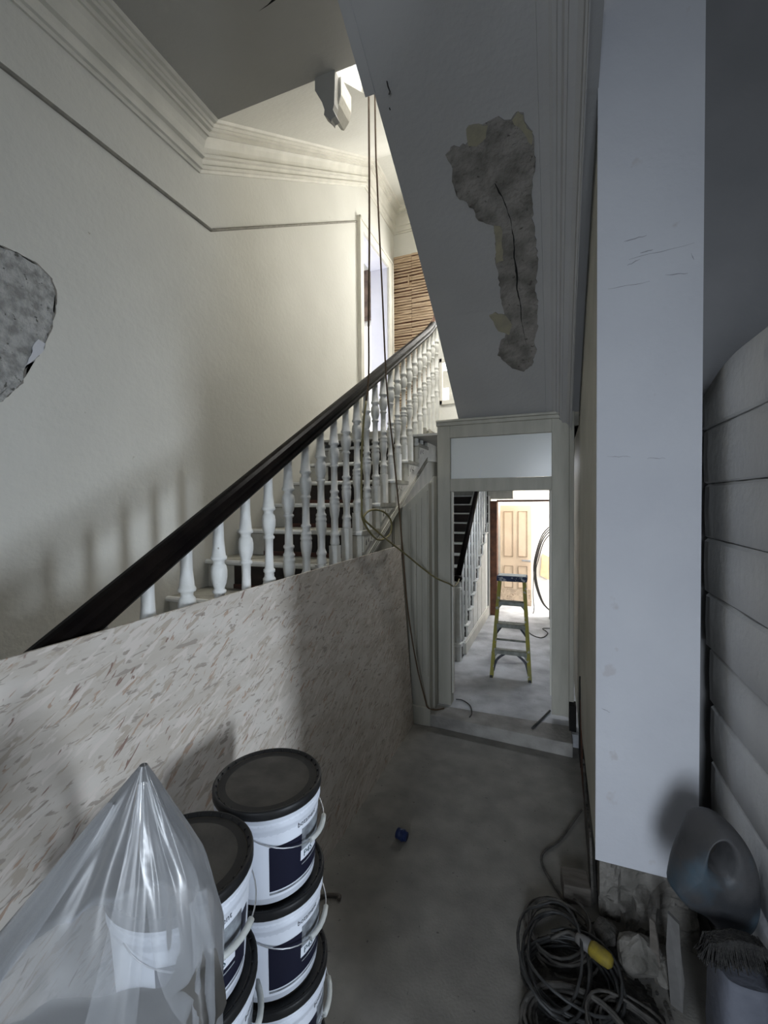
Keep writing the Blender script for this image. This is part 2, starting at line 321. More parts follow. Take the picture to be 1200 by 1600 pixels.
# column front face (white)
b = MB(); b.box(XR-0.003, 2.155, 0.29, 0.555, 2.172, 6.9); struct(b.build('wall_column', 'bluewhite'))
cl = bpy.data.objects['wall_column']
SC = [((.27, 3.002), (.353, 3.007), .003), ((.33, 2.941), (.377, 2.942), .003), ((.289, 2.922), (.523, 2.939), .0015), ((.282, 2.897), (.33, 2.914), .002), ((.209, 2.81), (.366, 2.814), .0015),
      ((.423, 2.83), (.502, 2.823), .002), ((.512, 2.90), (.522, 2.875), .004), ((.207, 2.09), (.30, 2.085), .0015), ((.36, 2.076), (.428, 2.073), .0015), ((.19, .98), (.225, .965), .0015)]
for (x0, z0), (x1, z1), w in SC:
    b = MB(); n_ = 6; rnd = random.Random(int(x0*1000+z1*100)); up_ = []; dn_ = []
    for i in range(n_+1):
        t = i/n_; x = x0+(x1-x0)*t; z = z0+(z1-z0)*t+rnd.uniform(-.002, .002); ww = w*math.sin(PI*(t*.8+.1))*rnd.uniform(.4, 1)
        up_.append((x, 2.1545, z+ww)); dn_.append((x, 2.1545, z-ww))
    b.prism(up_+dn_[::-1], (0, .0008, 0)); b.build('scuff_mark', 'scuff', cl)
# back of the recess and side walls of the front room
b = MB(); b.box(0.55, 2.52, 0, 1.1, 2.64, 6.9); b.box(1.0, 0.95, 0, 1.12, 2.52, 6.9); b.box(1.0, 0.95, 0, 3.7, 1.07, 4.5)
struct(b.build('wall_recess', 'darkwall'))
b = MB(); b.box(3.6, -3, 0, 3.7, -0.6, 4.5); b.box(3.6, -0.12, 0, 3.7, 0.95, 4.5); b.box(3.6, -0.6, 0, 3.7, -0.12, 0.8); b.box(3.6, -0.6, 2.5, 3.7, -0.12, 4.5)
struct(b.build('wall_side', 'ceil'))
b = MB(); b.box(XL, -3.1, 0, -0.45, -3.0, 4.5); b.box(0.75, -3.1, 0, 3.7, -3.0, 4.5); b.box(-0.45, -3.1, 3.0, 0.75, -3.0, 4.5)
struct(b.build('wall_front', 'ceil'))
# ceilings
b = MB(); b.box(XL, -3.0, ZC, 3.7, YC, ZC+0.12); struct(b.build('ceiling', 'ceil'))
b = MB()
zt = ZC+0.615*(5.13-YC); t = 0.12
b.prism([(XL, YC, ZC), (XL, 5.13, zt), (XL, 5.13, zt+t), (XL, YC, ZC+t)], (0.99, 0, 0))
b.prism([(XL+0.99, 2.85, ZC+0.615*0.49), (XL+0.99, 5.13, zt), (XL+0.99, 5.13, zt+t), (XL+0.99, 2.85, ZC+0.615*0.49+t)], (0.50, 0, 0))
b.box(XL, 5.13, zt, XR, YB+0.2, zt+t)
struct(b.build('ceiling_sloped', 'cream'))
b = MB(); b.box(XL+0.9, YC, 7.1, XR+0.4, 5.3, 7.2); b.box(XL+1.4, YC-0.1, ZC+0.12, XR+0.3, YC, 7.2); b.box(XL+0.9, YC, ZC+0.3, XL+0.93, 5.3, 7.2) if False else None
struct(b.build('ceiling_stairwell', 'cream'))
# landing back wall
b = MB(); b.box(XL-0.25, YB, 2.5, XR+0.2, YB+0.15, 6.4); struct(b.build('wall_back', 'cream'))
# landing slab
b = MB(); b.box(XL, 4.30, ZLAND-0.14, XS, YB, ZLAND); b.box(XS, 4.92, ZLAND-0.14, XR, YB, ZLAND-0.02); b.box(-0.93, YP+0.02, ZLAND-0.14, XR, 4.92, ZLAND-0.02); b.box(XS-0.01, 4.92, 2.1, -0.9, 4.97, ZLAND); struct(b.build('floor_landing', 'tread'))

# cornices
CP = [(0, 0), (0.012, 0), (0.018, 0.018), (0.032, 0.022), (0.035, 0.045), (0.022, 0.052), (0.03, 0.085), (0.052, 0.092), (0.055, 0.112), (0.043, 0.118),
      (0.046, 0.155), (0.060, 0.195), (0.078, 0.215), (0.092, 0.215), (0.092, 0.242), (0.116, 0.244), (0.118, 0.262), (0.128, 0.264), (0.134, 0.282), (0.156, 0.284), (0.168, 0.301), (0, 0.301)]
n = Vector((1, 0, 0))
path = [((XL, -3, 4.10), n), ((XL, YC, 4.10), n), ((XL, 5.13, 4.10+0.615*(5.13-YC)), n), ((XL, YB, 4.10+0.615*(5.13-YC)), Vector((1, -1, 0))), ((XR, YB, 4.10+0.615*(5.13-YC)), Vector((0, -1, 0)))]
struct(sweep('trim_3', path, CP, 'moulding'))
RP = [(0, 0), (0.012, 0.002), (0.02, 0.012), (0.02, 0.02), (0.008, 0.03), (0, 0.03)]
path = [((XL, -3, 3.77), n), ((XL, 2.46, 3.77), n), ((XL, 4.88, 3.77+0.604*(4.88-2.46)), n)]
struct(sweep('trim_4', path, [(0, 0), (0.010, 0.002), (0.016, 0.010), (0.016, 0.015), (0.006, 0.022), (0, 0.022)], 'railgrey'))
# landing opening architrave + reveal
b = MB()
AW = 0.13
b.box(XL-0.005, DY0-AW, 2.64, XL+0.03, DY0, DZ1+AW); b.box(XL-0.005, DY1, 2.64, XL+0.03, DY1+AW+0.02, DZ1+AW); b.box(XL-0.005, DY0, DZ1, XL+0.03, DY1, DZ1+AW)
b.box(XL+0.03, DY0-AW, 2.64, XL+0.045, DY0-AW+0.03, DZ1+AW); b.box(XL+0.03, DY1+AW-0.02, 2.64, XL+0.045, DY1+AW+0.02, DZ1+AW); b.box(XL+0.03, DY0-AW, DZ1+AW-0.03, XL+0.045, DY1+AW, DZ1+AW)
struct(b.build('trim_5', 'moulding', bevel=0.004))
b = MB(); b.box(XL-0.252, DY1-0.006, 2.66, XL-0.002, DY1+0.04, DZ1); b.box(XL-0.252, DY0-0.02, DZ1-0.006, XL-0.002, DY1, DZ1+0.04); b.box(XL-0.252, DY0-0.04, 2.66, XL-0.002, DY0+0.006, DZ1)
struct(b.build('trim_6', 'lav'))

# lath area of the landing back wall
lp = MB(); lp.box(XL, YB-0.012, 2.64, -1.60, YB, 5.46); lw = lp.build('lath_wall', 'lath'); struct(lw)
b = MB(); rnd = random.Random(3); z = 2.68
while z < 5.45:
    h = rnd.uniform(0.022, 0.030)
    for x0, x1 in ((XL+0.005, -1.94), (-1.94, -1.61)):
        z1 = z+rnd.uniform(-0.006, 0.006); z2 = z+rnd.uniform(-0.006, 0.006)
        y = YB-0.014
        b.prism([(x0, y, z1), (x1-0.004, y, z2), (x1-0.004, y, z2+h), (x0, y, z1+h)], (0, -0.009-rnd.uniform(0, 0.004), 0))
    z += h+rnd.choice((0.007, 0.010, 0.013, 0.020))
o = b.build('laths', 'lath', lw)
lp = MB(); lp.box(XL, YB-0.0135, 2.64, -1.60, YB-0.0121, 5.46); lp.build('gap_shadow_backing', 'brownjamb', lw)
lp = MB(); lp.box(-1.99, YB-0.05, 5.02, -1.975, YB-0.028, 5.17); lp.build('lath_nail_strip', 'lath', lw)
struct(sweep('trim_7', [((XL, YB, 5.46), Vector((0, -1, 0))), ((XR, YB, 5.46), Vector((0, -1, 0)))], RP, 'moulding'))
# low window right of the laths
b = MB(); b.box(-1.54, YB-0.03, 3.27, -1.1, YB-0.001, 3.33); b.box(-1.54, YB-0.03, 3.86, -1.1, YB-0.001, 3.92); b.box(-1.54, YB-0.03, 3.27, -1.50, YB-0.001, 3.92); b.box(-1.40, YB-0.03, 3.33, -1.30, YB-0.001, 3.86)
b.box(-1.49, YB-0.028, 3.50, -1.40, YB-0.02, 3.74)
w1 = struct(b.build('window_1', 'moulding', bevel=0.004))
b = MB(); b.box(-1.50, YB-0.008, 3.33, -1.40, YB-0.002, 3.86)
def lit_mat():
    m = bpy.data.materials.new('daylit_window_pane'); m.use_nodes = True; bb = m.node_tree.nodes['Principled BSDF']
    bb.inputs['Emission Color'].default_value = (1, 1, 0.98, 1); bb.inputs['Emission Strength'].default_value = 1.2; bb.inputs['Base Color'].default_value = (0.8, 0.8, 0.8, 1)
    return m
M['lit'] = lit_mat()
b.build('pane', 'lit', w1)
w = struct(W2.build('window_2', 'lit'))

# upper flight soffit (slopes down away from the camera)
def soffit_pts(x, dz=0):
    return [(x, y, z+dz) for y, z in zip(SOFY, SOFZ)]
b = MB()
lo = [(XF, y, z) for y, z in zip(SOFY, SOFZ)]; hi = [(XF, y, z+0.30) for y, z in zip(SOFY, SOFZ)][::-1]
for i in range(4):
    b.prism([lo[i], lo[i+1], (lo[i+1][0], lo[i+1][1], lo[i+1][2]+0.3), (lo[i][0], lo[i][1], lo[i][2]+0.3)], (XR-XF, 0, 0))
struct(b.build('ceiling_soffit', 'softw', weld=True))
# wider lining on the near part of the flight
b = MB(); b.prism([(XF-0.045, 0.3, 4.722), (XF-0.045, 1.94, 3.786), (XF-0.045, 1.94, 4.1), (XF-0.045, 0.3, 5.0)], (0.05, 0, 0)); struct(b.build('trim_8', 'softw'))
# cornice along soffit / right wall
QP = [(0.245, 0.0), (0.243, -0.012), (0.225, -0.014), (0.20, -0.02), (0.185, -0.034), (0.17, -0.036), (0.165, -0.05), (0.15, -0.053), (0.14, -0.075), (0.128, -0.078), (0.125, -0.095),
      (0.095, -0.10), (0.075, -0.12), (0.07, -0.16), (0.062, -0.165), (0.06, -0.185), (0, -0.19), (0, 0)]
QN = [q for q in QP[:-2] if q[0] > 0.05]+[(0.055, -0.185), (0.055, 0.0)]
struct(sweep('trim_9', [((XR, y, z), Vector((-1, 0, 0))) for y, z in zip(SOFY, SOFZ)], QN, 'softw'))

# plaster damage on the soffit
def sof_z(y): return interp(y, SOFY, SOFZ)
def patch_sof(name, pts, m, parent, dz, jag=0.006, seed=1, thick=0.004):
    rnd = random.Random(seed); P = []
    for i in range(len(pts)):
        a = Vector(pts[i]); c = Vector(pts[(i+1) % len(pts)]); n = max(1, int((c-a).length/0.018))
        for k in range(n): p = a.lerp(c, k/n); P.append((p.x+rnd.uniform(-jag, jag), p.y+rnd.uniform(-jag, jag)))
    b = MB(); top = [b.b.verts.new((x, y, sof_z(y)-dz)) for x, y in P]; bot = [b.b.verts.new((x, y, sof_z(y)+0.002)) for x, y in P]
    f = b.b.faces.new(top)
    for i in range(len(P)): b.b.faces.new([top[i], top[(i+1) % len(P)], bot[(i+1) % len(P)], bot[i]])
    bmesh.ops.triangulate(b.b, faces=[f])
    return b.build(name, m, parent)
sof = bpy.data.objects['ceiling_soffit']
PT = [(-.166, 2.145), (-.142, 2.162), (-.136, 2.191), (-.104, 2.233), (-.096, 2.317), (-.106, 2.404), (-.119, 2.497), (-.12, 2.581), (-.105, 2.704), (-.098, 2.804), (-.113, 2.907), (-.126, 2.961), (-.106, 3.023), (-.12, 3.096), (-.111, 3.174), (-.139, 3.251), (-.129, 3.316), (-.159, 3.425), (-.224, 3.464), (-.316, 3.415), (-.392, 3.319), (-.366, 3.243), (-.325, 3.194), (-.313, 3.12), (-.325, 3.051), (-.337, 2.76), (-.32, 2.571), (-.404, 2.539), (-.428, 2.476), (-.494, 2.402), (-.505, 2.329), (-.497, 2.263), (-.512, 2.229), (-.487, 2.202), (-.412, 2.208), (-.38, 2.18), (-.363, 2.17), (-.29, 2.148), (-.246, 2.147), (-.2, 2.172)]
patch_sof('broken_plaster_patch', PT, 'plaster_raw', sof, 0.005)
patch_sof('old_paint_layer', [(-.404, 2.151), (-.363, 2.144), (-.301, 2.164), (-.318, 2.199), (-.36, 2.225), (-.40, 2.215)], 'oldpaint', sof, 0.007, 0.004, 2)
patch_sof('old_paint_layer', [(-.416, 3.061), (-.377, 3.051), (-.313, 3.076), (-.277, 3.132), (-.304, 3.196), (-.373, 3.158)], 'oldpaint', sof, 0.007, 0.004, 3)
patch_sof('old_paint_layer', [(-.322, 2.575), (-.285, 2.584), (-.294, 2.751), (-.337, 2.76)], 'oldpaint', sof, 0.007, 0.004, 4)
patch_sof('old_paint_layer', [(-.191, 2.167), (-.166, 2.145), (-.142, 2.162), (-.131, 2.215), (-.104, 2.233), (-.106, 2.279), (-.138, 2.236)], 'oldpaint', sof, 0.007, 0.004, 5)
ck = [(-.297, 2.389), (-.28, 2.43), (-.265, 2.452), (-.235, 2.56), (-.224, 2.66), (-.230, 2.747), (-.222, 2.84), (-.228, 2.925), (-.214, 3.03), (-.216, 3.121), (-.194, 3.265)]
w_ = [.001, .002, .002, .001, .003, .004, .006, .004, .002, .002, .001]
patch_sof('crack', [(x-w, y) for (x, y), w in zip(ck, w_)]+[(x+w, y) for (x, y), w in zip(ck[::-1], w_[::-1])], 'dark', sof, 0.0072, 0.002, 6)
# small hook and nail holes
patch_sof('nail_hole', [(-.735, 2.0), (-.731, 2.0), (-.730, 2.008), (-.734, 2.008)], 'dark', sof, 0.002, 0.0005, 7)
hk = MB(); z0 = sof_z(1.95); hk.tube([(-.715, 1.92, z0+.02), (-.712, 1.925, z0), (-.708, 1.94, z0-.012), (-.716, 1.95, z0-.014)], .003); tag(hk.build('ceiling_hook', 'cableblk'), 'small bent black hook fixed in the grey sloping soffit near the hanging ropes', 'hook')

b = MB(); b.prism([(-1.412, 1.930, ZC-.0005), (-1.357, 1.926, ZC-.0005), (-1.298, 1.919, ZC-.0005), (-1.28, 1.90, ZC-.0005), (-1.35, 1.921, ZC-.0005)], (0, 0, .0008)); b.build('crack', 'dark', bpy.data.objects['ceiling'])
# plaster damage on the left wall
wl = bpy.data.objects['wall_left']
def patch_left(name, pts, m, dx, jag, seed):
    rnd = random.Random(seed); P = []
    for i in range(len(pts)):
        a = Vector(pts[i]); c = Vector(pts[(i+1) % len(pts)]); n = max(1, int((c-a).length/0.015))
        for k in range(n): p = a.lerp(c, k/n); P.append((p.x+rnd.uniform(-jag, jag), p.y+rnd.uniform(-jag, jag)))
    b = MB(); top = [b.b.verts.new((XL+dx, y, z)) for y, z in P]; bot = [b.b.verts.new((XL-0.002, y, z)) for y, z in P]
    f = b.b.faces.new(top)
    for i in range(len(P)): b.b.faces.new([top[i], top[(i+1) % len(P)], bot[(i+1) % len(P)], bot[i]])
    bmesh.ops.triangulate(b.b, faces=[f])
    return b.build(name, m, wl)
LP = [(0.7, 3.0), (1.0, 3.03), (1.2, 3.004), (1.273, 3.008), (1.356, 2.993), (1.4, 2.963), (1.421, 2.898), (1.41, 2.803), (1.394, 2.723), (1.37, 2.664), (1.327, 2.568), (1.287, 2.522), (1.264, 2.437), (1.184, 2.341), (1.0, 2.2), (.75, 2.3)]
patch_left('broken_plaster_edge', [(y+0.008, z+0.006) for y, z in LP], 'plaster_raw', 0.003, 0.004, 3)
patch_left('broken_plaster_patch', LP, 'plaster_left', 0.005, 0.005, 2)
patch_left('white_paint_flake', [(1.337, 2.656), (1.367, 2.645), (1.358, 2.613), (1.313, 2.55), (1.284, 2.527), (1.306, 2.576), (1.315, 2.622)], 'bluewhite', 0.009, 0.002, 5)

# newel drop hanging under the ceiling edge
dr = empty('newel_drop', (-1.26, 2.40, 4.4), 'white painted newel drop with broken pointed tip hanging from the ceiling edge', 'newel drop')
def rel(o, e): o.parent = e; o.matrix_parent_inverse = e.matrix_world.inverted(); return o
bpy.context.view_layer.update()
def attach(o, e):
    o.parent = e; o.location = -Vector(e.location) if e.rotation_euler.z == 0 else o.location; return o
P = [(-1.325, 4.40), (-1.326, 4.327), (-1.318, 4.313), (-1.28, 4.245), (-1.264, 4.195), (-1.268, 4.169), (-1.235, 4.134), (-1.222, 4.112), (-1.218, 4.129), (-1.189, 4.137), (-1.209, 4.18), (-1.2, 4.211), (-1.195, 4.337), (-1.194, 4.40)]
b = MB(); b.prism([(x, 2.345, z) for x, z in P], (0, 0.05, 0)); attach(b.build('face_board', 'ceil'), dr)
P = [(-1.31, 4.40), (-1.31, 4.33), (-1.27, 4.25), (-1.25, 4.22), (-1.23, 4.21), (-1.195, 4.25), (-1.18, 4.30), (-1.18, 4.40)]
b = MB(); b.prism([(x, 2.395, z) for x, z in P], (0, 0.14, 0)); attach(b.build('block', 'moulding'), dr)

# ------------------------------------------------------------------ main staircase
st = empty('staircase', (XS, 0.0, 0.0), 'white painted Victorian staircase with dark risers, turned balusters and black handrail against the left wall', 'staircase')
def A(o): return attach(o, st)
NST = 13
def nose(k): return 4.341-GO*k, ZLAND-RISE*k          # k steps below the landing
for k in range(0, NST+1):
    y, z = nose(k)
    if z < 0.05: continue
    y1 = y+GO+0.03 if k > 0 else y+0.12
    b = MB()   # tread: rounded nosing, return nosing on the open side
    pr = [(y+0.01, z-0.032), (y, z-0.02), (y, z-0.010), (y+0.008, z), (y1, z), (y1, z-0.032)]
    b.prism([(XL+0.001, a, c) for a, c in pr], (XS+0.010-XL, 0, 0))
    A(b.build('tread', 'tread'))
    b = MB(); b.prism([(XL+0.001, a, c) for a, c in [(y-0.002, z-0.026), (y-0.004, z-0.018), (y-0.004, z-0.010), (y+0.004, z+0.0015), (y+0.022, z+0.0015), (y+0.022, z-0.001)]], (XS+0.012-XL, 0, 0)); A(b.build('nosing', 'baluster'))
    b = MB(); zz = z-RISE
    b.box(XL+0.001, y+0.028, zz, XL+0.22, y+0.046, z-0.03, 1); b.box(XL+0.22, y+0.028, zz, XS-0.10, y+0.046, z-0.03, 0); b.box(XS-0.10, y+0.028, zz, XS-0.002, y+0.046, z-0.03, 1)
    b.box(XL+0.22, y+0.018, zz, XS-0.12, y+0.028, zz+0.03, 2)
    A(b.build('riser', ['riser', 'string', 'redwood']))
# cut string with stepped top
P = []
for k in range(NST, -1, -1):
    y, z = nose(k); P += [(y+0.03, z-RISE-0.03), (y+0.03, z-0.03)]
P += [(4.9, ZLAND-0.03), (4.9, ZLAND-0.30)]
P += [(4.36, ZLAND-0.33), (0.15, 0.0)]
P = [p for p in P if p[1] >= -0.2]
P = [(y, max(z, 0)) for y, z in P]
b = MB(); b.prism([(XS-0.03, y, z) for y, z in P], (0.03, 0, 0)); A(b.build('string', 'string'))
# scroll brackets under each return nosing
for k in range(0, 12):
    y, z = nose(k)
    if z < 1.62: continue
    b = MB(); zz = z-0.034
    pts = [(y+0.04, zz), (y+0.31, zz), (y+0.31, zz-0.012), (y+0.26, zz-0.02), (y+0.20, zz-0.05), (y+0.15, zz-0.04), (y+0.11, zz-0.08), (y+0.04, zz-0.11)]
    b.prism([(XS+0.0005, p, q) for p, q in pts], (0.008, 0, 0)); br = A(b.build('scroll_bracket', 'string'))
    for (cy, cz, s) in ((y+0.085, zz-0.045, 1), (y+0.125, zz-0.03, .8), (y+0.175, zz-0.022, .6)):
        b = MB(); b.prism([(XS+0.008, cy+s*p, cz+s*q) for p, q in ((-.007, -.02), (0.003, -.022), (.008, -.005), (.001, .02), (-.004, .004))], (0.0015, 0, 0))
        b.build('cut_leaf', 'riser', br)
# sloping mouldings on the string
for dz in (0.0, -0.02, -0.04):
    b = MB(); b.tube([(XS+0.004, 0.9, 0.575*0.9+0.02+dz), (XS+0.004, 4.35, 0.575*4.35-0.20+dz+0.04)], 0.0045, 6) ; A(b.build('string_moulding', 'frame'))
# balusters
def rail_z(y): return 1.92+0.575*(y-1.40)
def tread_z(y):
    for k in range(0, NST+1):
        yy, zz = nose(k)
        if y >= yy: return zz
    return 0.02
prof = [(.0, 0), (.024, 0.0)]
R0 = 0.09
base = [(.020, -.00), (.0195, -.012), (.021, -.10), (.0265, -.158), (.030, -.162), (.031, -.168), (.030, -.174), (.022, -.178), (.021, -.19), (.028, -.20), (.0315, -.22), (.031, -.245), (.027, -.27), (.021, -.285), (.020, -.292), (.026, -.297), (.026, -.306), (.0195, -.311),
        (.0185, -.36), (.0200, -.445), (.0265, -.452), (.0265, -.462), (.021, -.468), (.022, -.485), (.029, -.495), (.029, -.503), (.0265, -.507), (.030, -.52), (.0305, -.528), (.027, -.533), (.030, -.545), (.0295, -.57), (.0255, -.60), (.021, -.62), (.0205, -.69), (.025, -.705), (.0285, -.712), (.0285, -.722), (.024, -.728), (.026, -.745), (.028, -.77), (.024, -.785)]
for i in range(-3, 25):
    y = 1.069+0.1655*i; tz = tread_z(y); top = rail_z(y)-0.07
    if y > 4.9: continue
    b = MB(); pr = [(r*1.03, top+z) for r, z in base if top+z > tz+0.05]
    zb = pr[-1][1]
    b.lathe(pr[::-1] if False else pr, (XB, y, 0), 14)
    b.box(XB-0.0265, y-0.0265, tz, XB+0.0265, y+0.0265, zb+0.002)
    A(b.build('baluster', 'baluster'))
# handrail: moulded profile swept along the pitch with an easing at the top
hp = [(0, 0.0), (0.018, -0.002), (0.032, -0.012), (0.038, -0.028), (0.034, -0.042), (0.026, -0.047), (0.028, -0.058), (0.033, -0.066), (0.030, -0.078), (0.022, -0.088), (-0.022, -0.088), (-0.030, -0.078), (-0.033, -0.066), (-0.028, -0.058), (-0.026, -0.047), (-0.034, -0.042), (-0.038, -0.028), (-0.032, -0.012), (-0.018, -0.002)]
path = [(XB, y, rail_z(y)) for y in (0.35, 1, 2, 3, 4, 4.45)]+[(XB, 4.6, rail_z(4.6)+0.008), (XB, 4.72, rail_z(4.72)+0.025)]
def rail(name, path, m):
    b = MB(); rings = []
    for i, p in enumerate(path):
        p = Vector(p); a = Vector(path[max(i-1, 0)]); c = Vector(path[min(i+1, len(path)-1)]); t = (c-a).normalized(); side = Vector((1, 0, 0)); up = side.cross(t)
        rings.append([b.b.verts.new(p+side*u+up*v*0.95) for u, v in hp])
    for i in range(len(rings)-1):
        for k in range(len(hp)):
            b.b.faces.new([rings[i][k], rings[i][(k+1) % len(hp)], rings[i+1][(k+1) % len(hp)], rings[i+1][k]])
    b.b.faces.new(rings[0]); b.b.faces.new(rings[-1][::-1]); return A(b.build(name, m))
rail('handrail', path, 'rail')
zq = rail_z(4.72)+0.025
rail('handrail_easing', [(XB, 4.72, zq), (XB, 4.80, zq+0.065), (XB, 4.87, zq+0.135), (XB, 4.93, zq+0.23), (XB+.01, 4.97, zq+0.34), (XB+.01, 4.99, zq+0.42)], 'railbrown')
# landing newel drop at the outer corner
b = MB(); b.lathe([(.0, 2.44), (.03, 2.46), (.05, 2.50), (.055, 2.55), (.05, 2.60), (.052, 2.68), (.0, 2.70)], (XS+0.02, 4.80, 0), 14); A(b.build('newel_drop_ball', 'string'))
# spandrel panelling below the string
P = [(0.15, 0), (YP, 0), (YP, 2.30), (4.36, 2.30), (0.45, 0.05)]
b = MB(); b.prism([(XS-0.06, 0.25, 0), (XS-0.06, 4.95, 0), (XS-0.06, 4.95, 2.45), (XS-0.06, 4.36, 2.34), (XS-0.06, 0.25, 0.02)], (0.035, 0, 0)); sp = struct(b.build('wall_spandrel', 'frame'))
def spbar(pts, r, m='frame'):
    b = MB(); b.tube(pts, r, 6); return b.build('panel_moulding', m, sp)
for y0, y1 in ((2.6, 3.40),):
    zt0, zt1 = 0.575*y0-0.10, 0.575*y1-0.10
    for d, r in ((0, .012), (.028, .007)):
        spbar([(XS-0.02, y0+d, 0.30+d), (XS-0.02, y0+d, zt0-d), (XS-0.02, y1-d, zt1-d*1.3), (XS-0.02, y1-d, 0.30+d), (XS-0.02, y0+d, 0.30+d)], r)
# panelled return between the staircase and the partition, cut to the rake of the string
b = MB(); x0, x1 = XS-0.02, -0.995
b.prism([(x0, 3.60, 0), (x1, 3.60, 0), (x1, 3.60, 2.06), (x0, 3.60, 1.84)], (0, 0.10, 0))
b.prism([(-1.04, 3.70, 0.1), (-0.975, 3.70, 0.1), (-0.975, 3.70, 2.12), (-1.04, 3.70, 2.03)], (0, YP-3.69, 0))
tr10 = struct(b.build('trim_10', 'frame', bevel=0.004))
for x, w, d, zt_ in ((-1.165, .012, .008, 1.84), (-1.125, .022, .014, 1.88), (-1.075, .018, .009, 1.93), (-1.03, .026, .014, 1.99)):
    b = MB(); b.box(x, 3.60-d, 0.42, x+w, 3.602, zt_); b.build('panel_moulding', 'frame', tr10)
b = MB(); b.box(XS-0.02, 3.578, 0.0, -0.985, 3.60, 0.16); struct(b.build('trim_11', 'frame', bevel=0.006))

# ------------------------------------------------------------------ partition with doorway and transom
OX0, OX1, OZT = -0.858, -0.030, 1.985
dz1 = empty('door_1', (-0.44, YP, 0.1), None, None); dz1['kind'] = 'structure'
def D(o): return attach(o, dz1)
b = MB(); b.box(-0.972, YP-0.02, 0.10, OX0, YP+0.09, 2.60); D(b.build('left_post', 'frame', bevel=0.004))
b = MB(); b.box(OX1, YP-0.02, 0.16, 0.10, YP+0.09, 2.60)
b.box(0.10, YP-0.05, 0.20, 0.135, YP+0.05, 2.6); D(b.build('right_post', 'frame', bevel=0.004))
b = MB(); b.box(OX0, YP-0.015, OZT, OX1, YP+0.07, 2.095); D(b.build('transom_rail', 'frame', bevel=0.003))
b = MB(); b.box(OX0, YP-0.02, 2.452, OX1, YP+0.09, 2.60); b.box(-0.975, YP-0.045, 2.555, 0.11, YP-0.015, 2.585); b.box(-0.975, YP-0.06, 2.585, 0.11, YP-0.015, 2.605); D(b.build('head', 'frame', bevel=0.004))
b = MB(); b.box(OX0+0.002, YP+0.012, 2.097, OX1-0.002, YP+0.018, 2.45); D(b.build('transom_glass', 'frost'))
b = MB(); b.box(OX0+0.002, YP+0.012, 0.2, OX0+0.014, YP+0.06, OZT); b.box(OX1-0.014, YP+0.012, 0.3, OX1-0.002, YP+0.06, OZT); D(b.build('door_stop', 'moulding'))
b = MB()
for x, z in ((-.61, 2.17), (-.605, 2.14), (-.60, 2.20), (-.595, 2.16), (-.607, 2.115)):
    b.prism([(x-.006, YP+.0112, z-.004), (x+.006, YP+.0112, z-.004), (x, YP+.0112, z+.008)], (0, -.0004, 0))
D(b.build('glass_chip', 'labelw'))
# rotten base at the right post, exposed behind the skirting
rnd = random.Random(5)
def hole(name, base, d, m, jag=0.012, seed=1):
    rnd = random.Random(seed); P = []
    for i in range(len(base)):
        a = Vector(base[i]); c = Vector(base[(i+1) % len(base)]); n = max(1, int((c-a).length/0.04))
        for k in range(n): P.append(a.lerp(c, k/n)+Vector((0, rnd.uniform(-jag, jag), rnd.uniform(-jag, jag))))
    b = MB(); b.prism(P, d); return struct(b.build(name, m))
hole('trim_12', [(XR-0.004, 2.95, .0), (XR-0.004, 3.62, .02), (XR-0.004, 3.62, .45), (XR-0.004, 3.50, .50), (XR-0.004, 3.35, .25), (XR-0.004, 3.1, .12)], (0.006, 0, 0), 'brownjamb', seed=2)
hole('trim_13', [(XR-0.008, 3.36, .02), (XR-0.008, 3.56, .02), (XR-0.008, 3.56, .42), (XR-0.008, 3.51, .62), (XR-0.008, 3.44, .26)], (0.01, 0, 0), 'dark', 0.008, 3)
hole('trim_14', [(XR-0.012, 2.25, .02), (XR-0.012, 2.75, .02), (XR-0.012, 3.0, .28), (XR-0.012, 2.7, .20), (XR-0.012, 2.4, .22)], (0.01, 0, 0), 'mortar', 0.012, 4)
b = MB(); b.box(0.10, 3.70, 0.10, 0.15, 3.80, 0.30); struct(b.build('trim_15', 'dark'))
# rubble footing under the column
b = MB(); gx, gz = 26, 20
vs = {}
for i in range(gx+1):
    for j in range(gz+1):
        u = i/gx; x = 0.185+u*0.38; z = -0.01+(j/gz)*0.33
        c = noise.cell(Vector((x*9+noise.noise(Vector((x*6, z*6, 0)))*1.2, z*11+noise.noise(Vector((x*5, z*5, 3)))*1.5, 1)))
        y = 2.175-0.035*c-0.02*noise.noise(Vector((x*18, z*18, 2)))-0.012*noise.noise(Vector((x*45, z*45, 2)))
        z2 = z if j < gz else z+0.02*noise.noise(Vector((x*25, 0, 0)))
        vs[i, j] = b.b.verts.new((x, y, z2))
for i in range(gx):
    for j in range(gz):
        f = b.b.faces.new([vs[i, j], vs[i+1, j], vs[i+1, j+1], vs[i, j+1]])
r0 = [vs[i, gz] for i in range(gx+1)]; rb = [b.b.verts.new((v.co.x, 2.35, v.co.z)) for v in r0]
for i in range(gx): b.b.faces.new([r0[i], r0[i+1], rb[i+1], rb[i]])
c0 = [vs[0, j] for j in range(gz+1)]; cb = [b.b.verts.new((0.20, 2.7, v.co.z)) for v in c0]
for j in range(gz): b.b.faces.new([c0[j], c0[j+1], cb[j+1], cb[j]])
struct(b.build('wall_footing', 'rubble'))

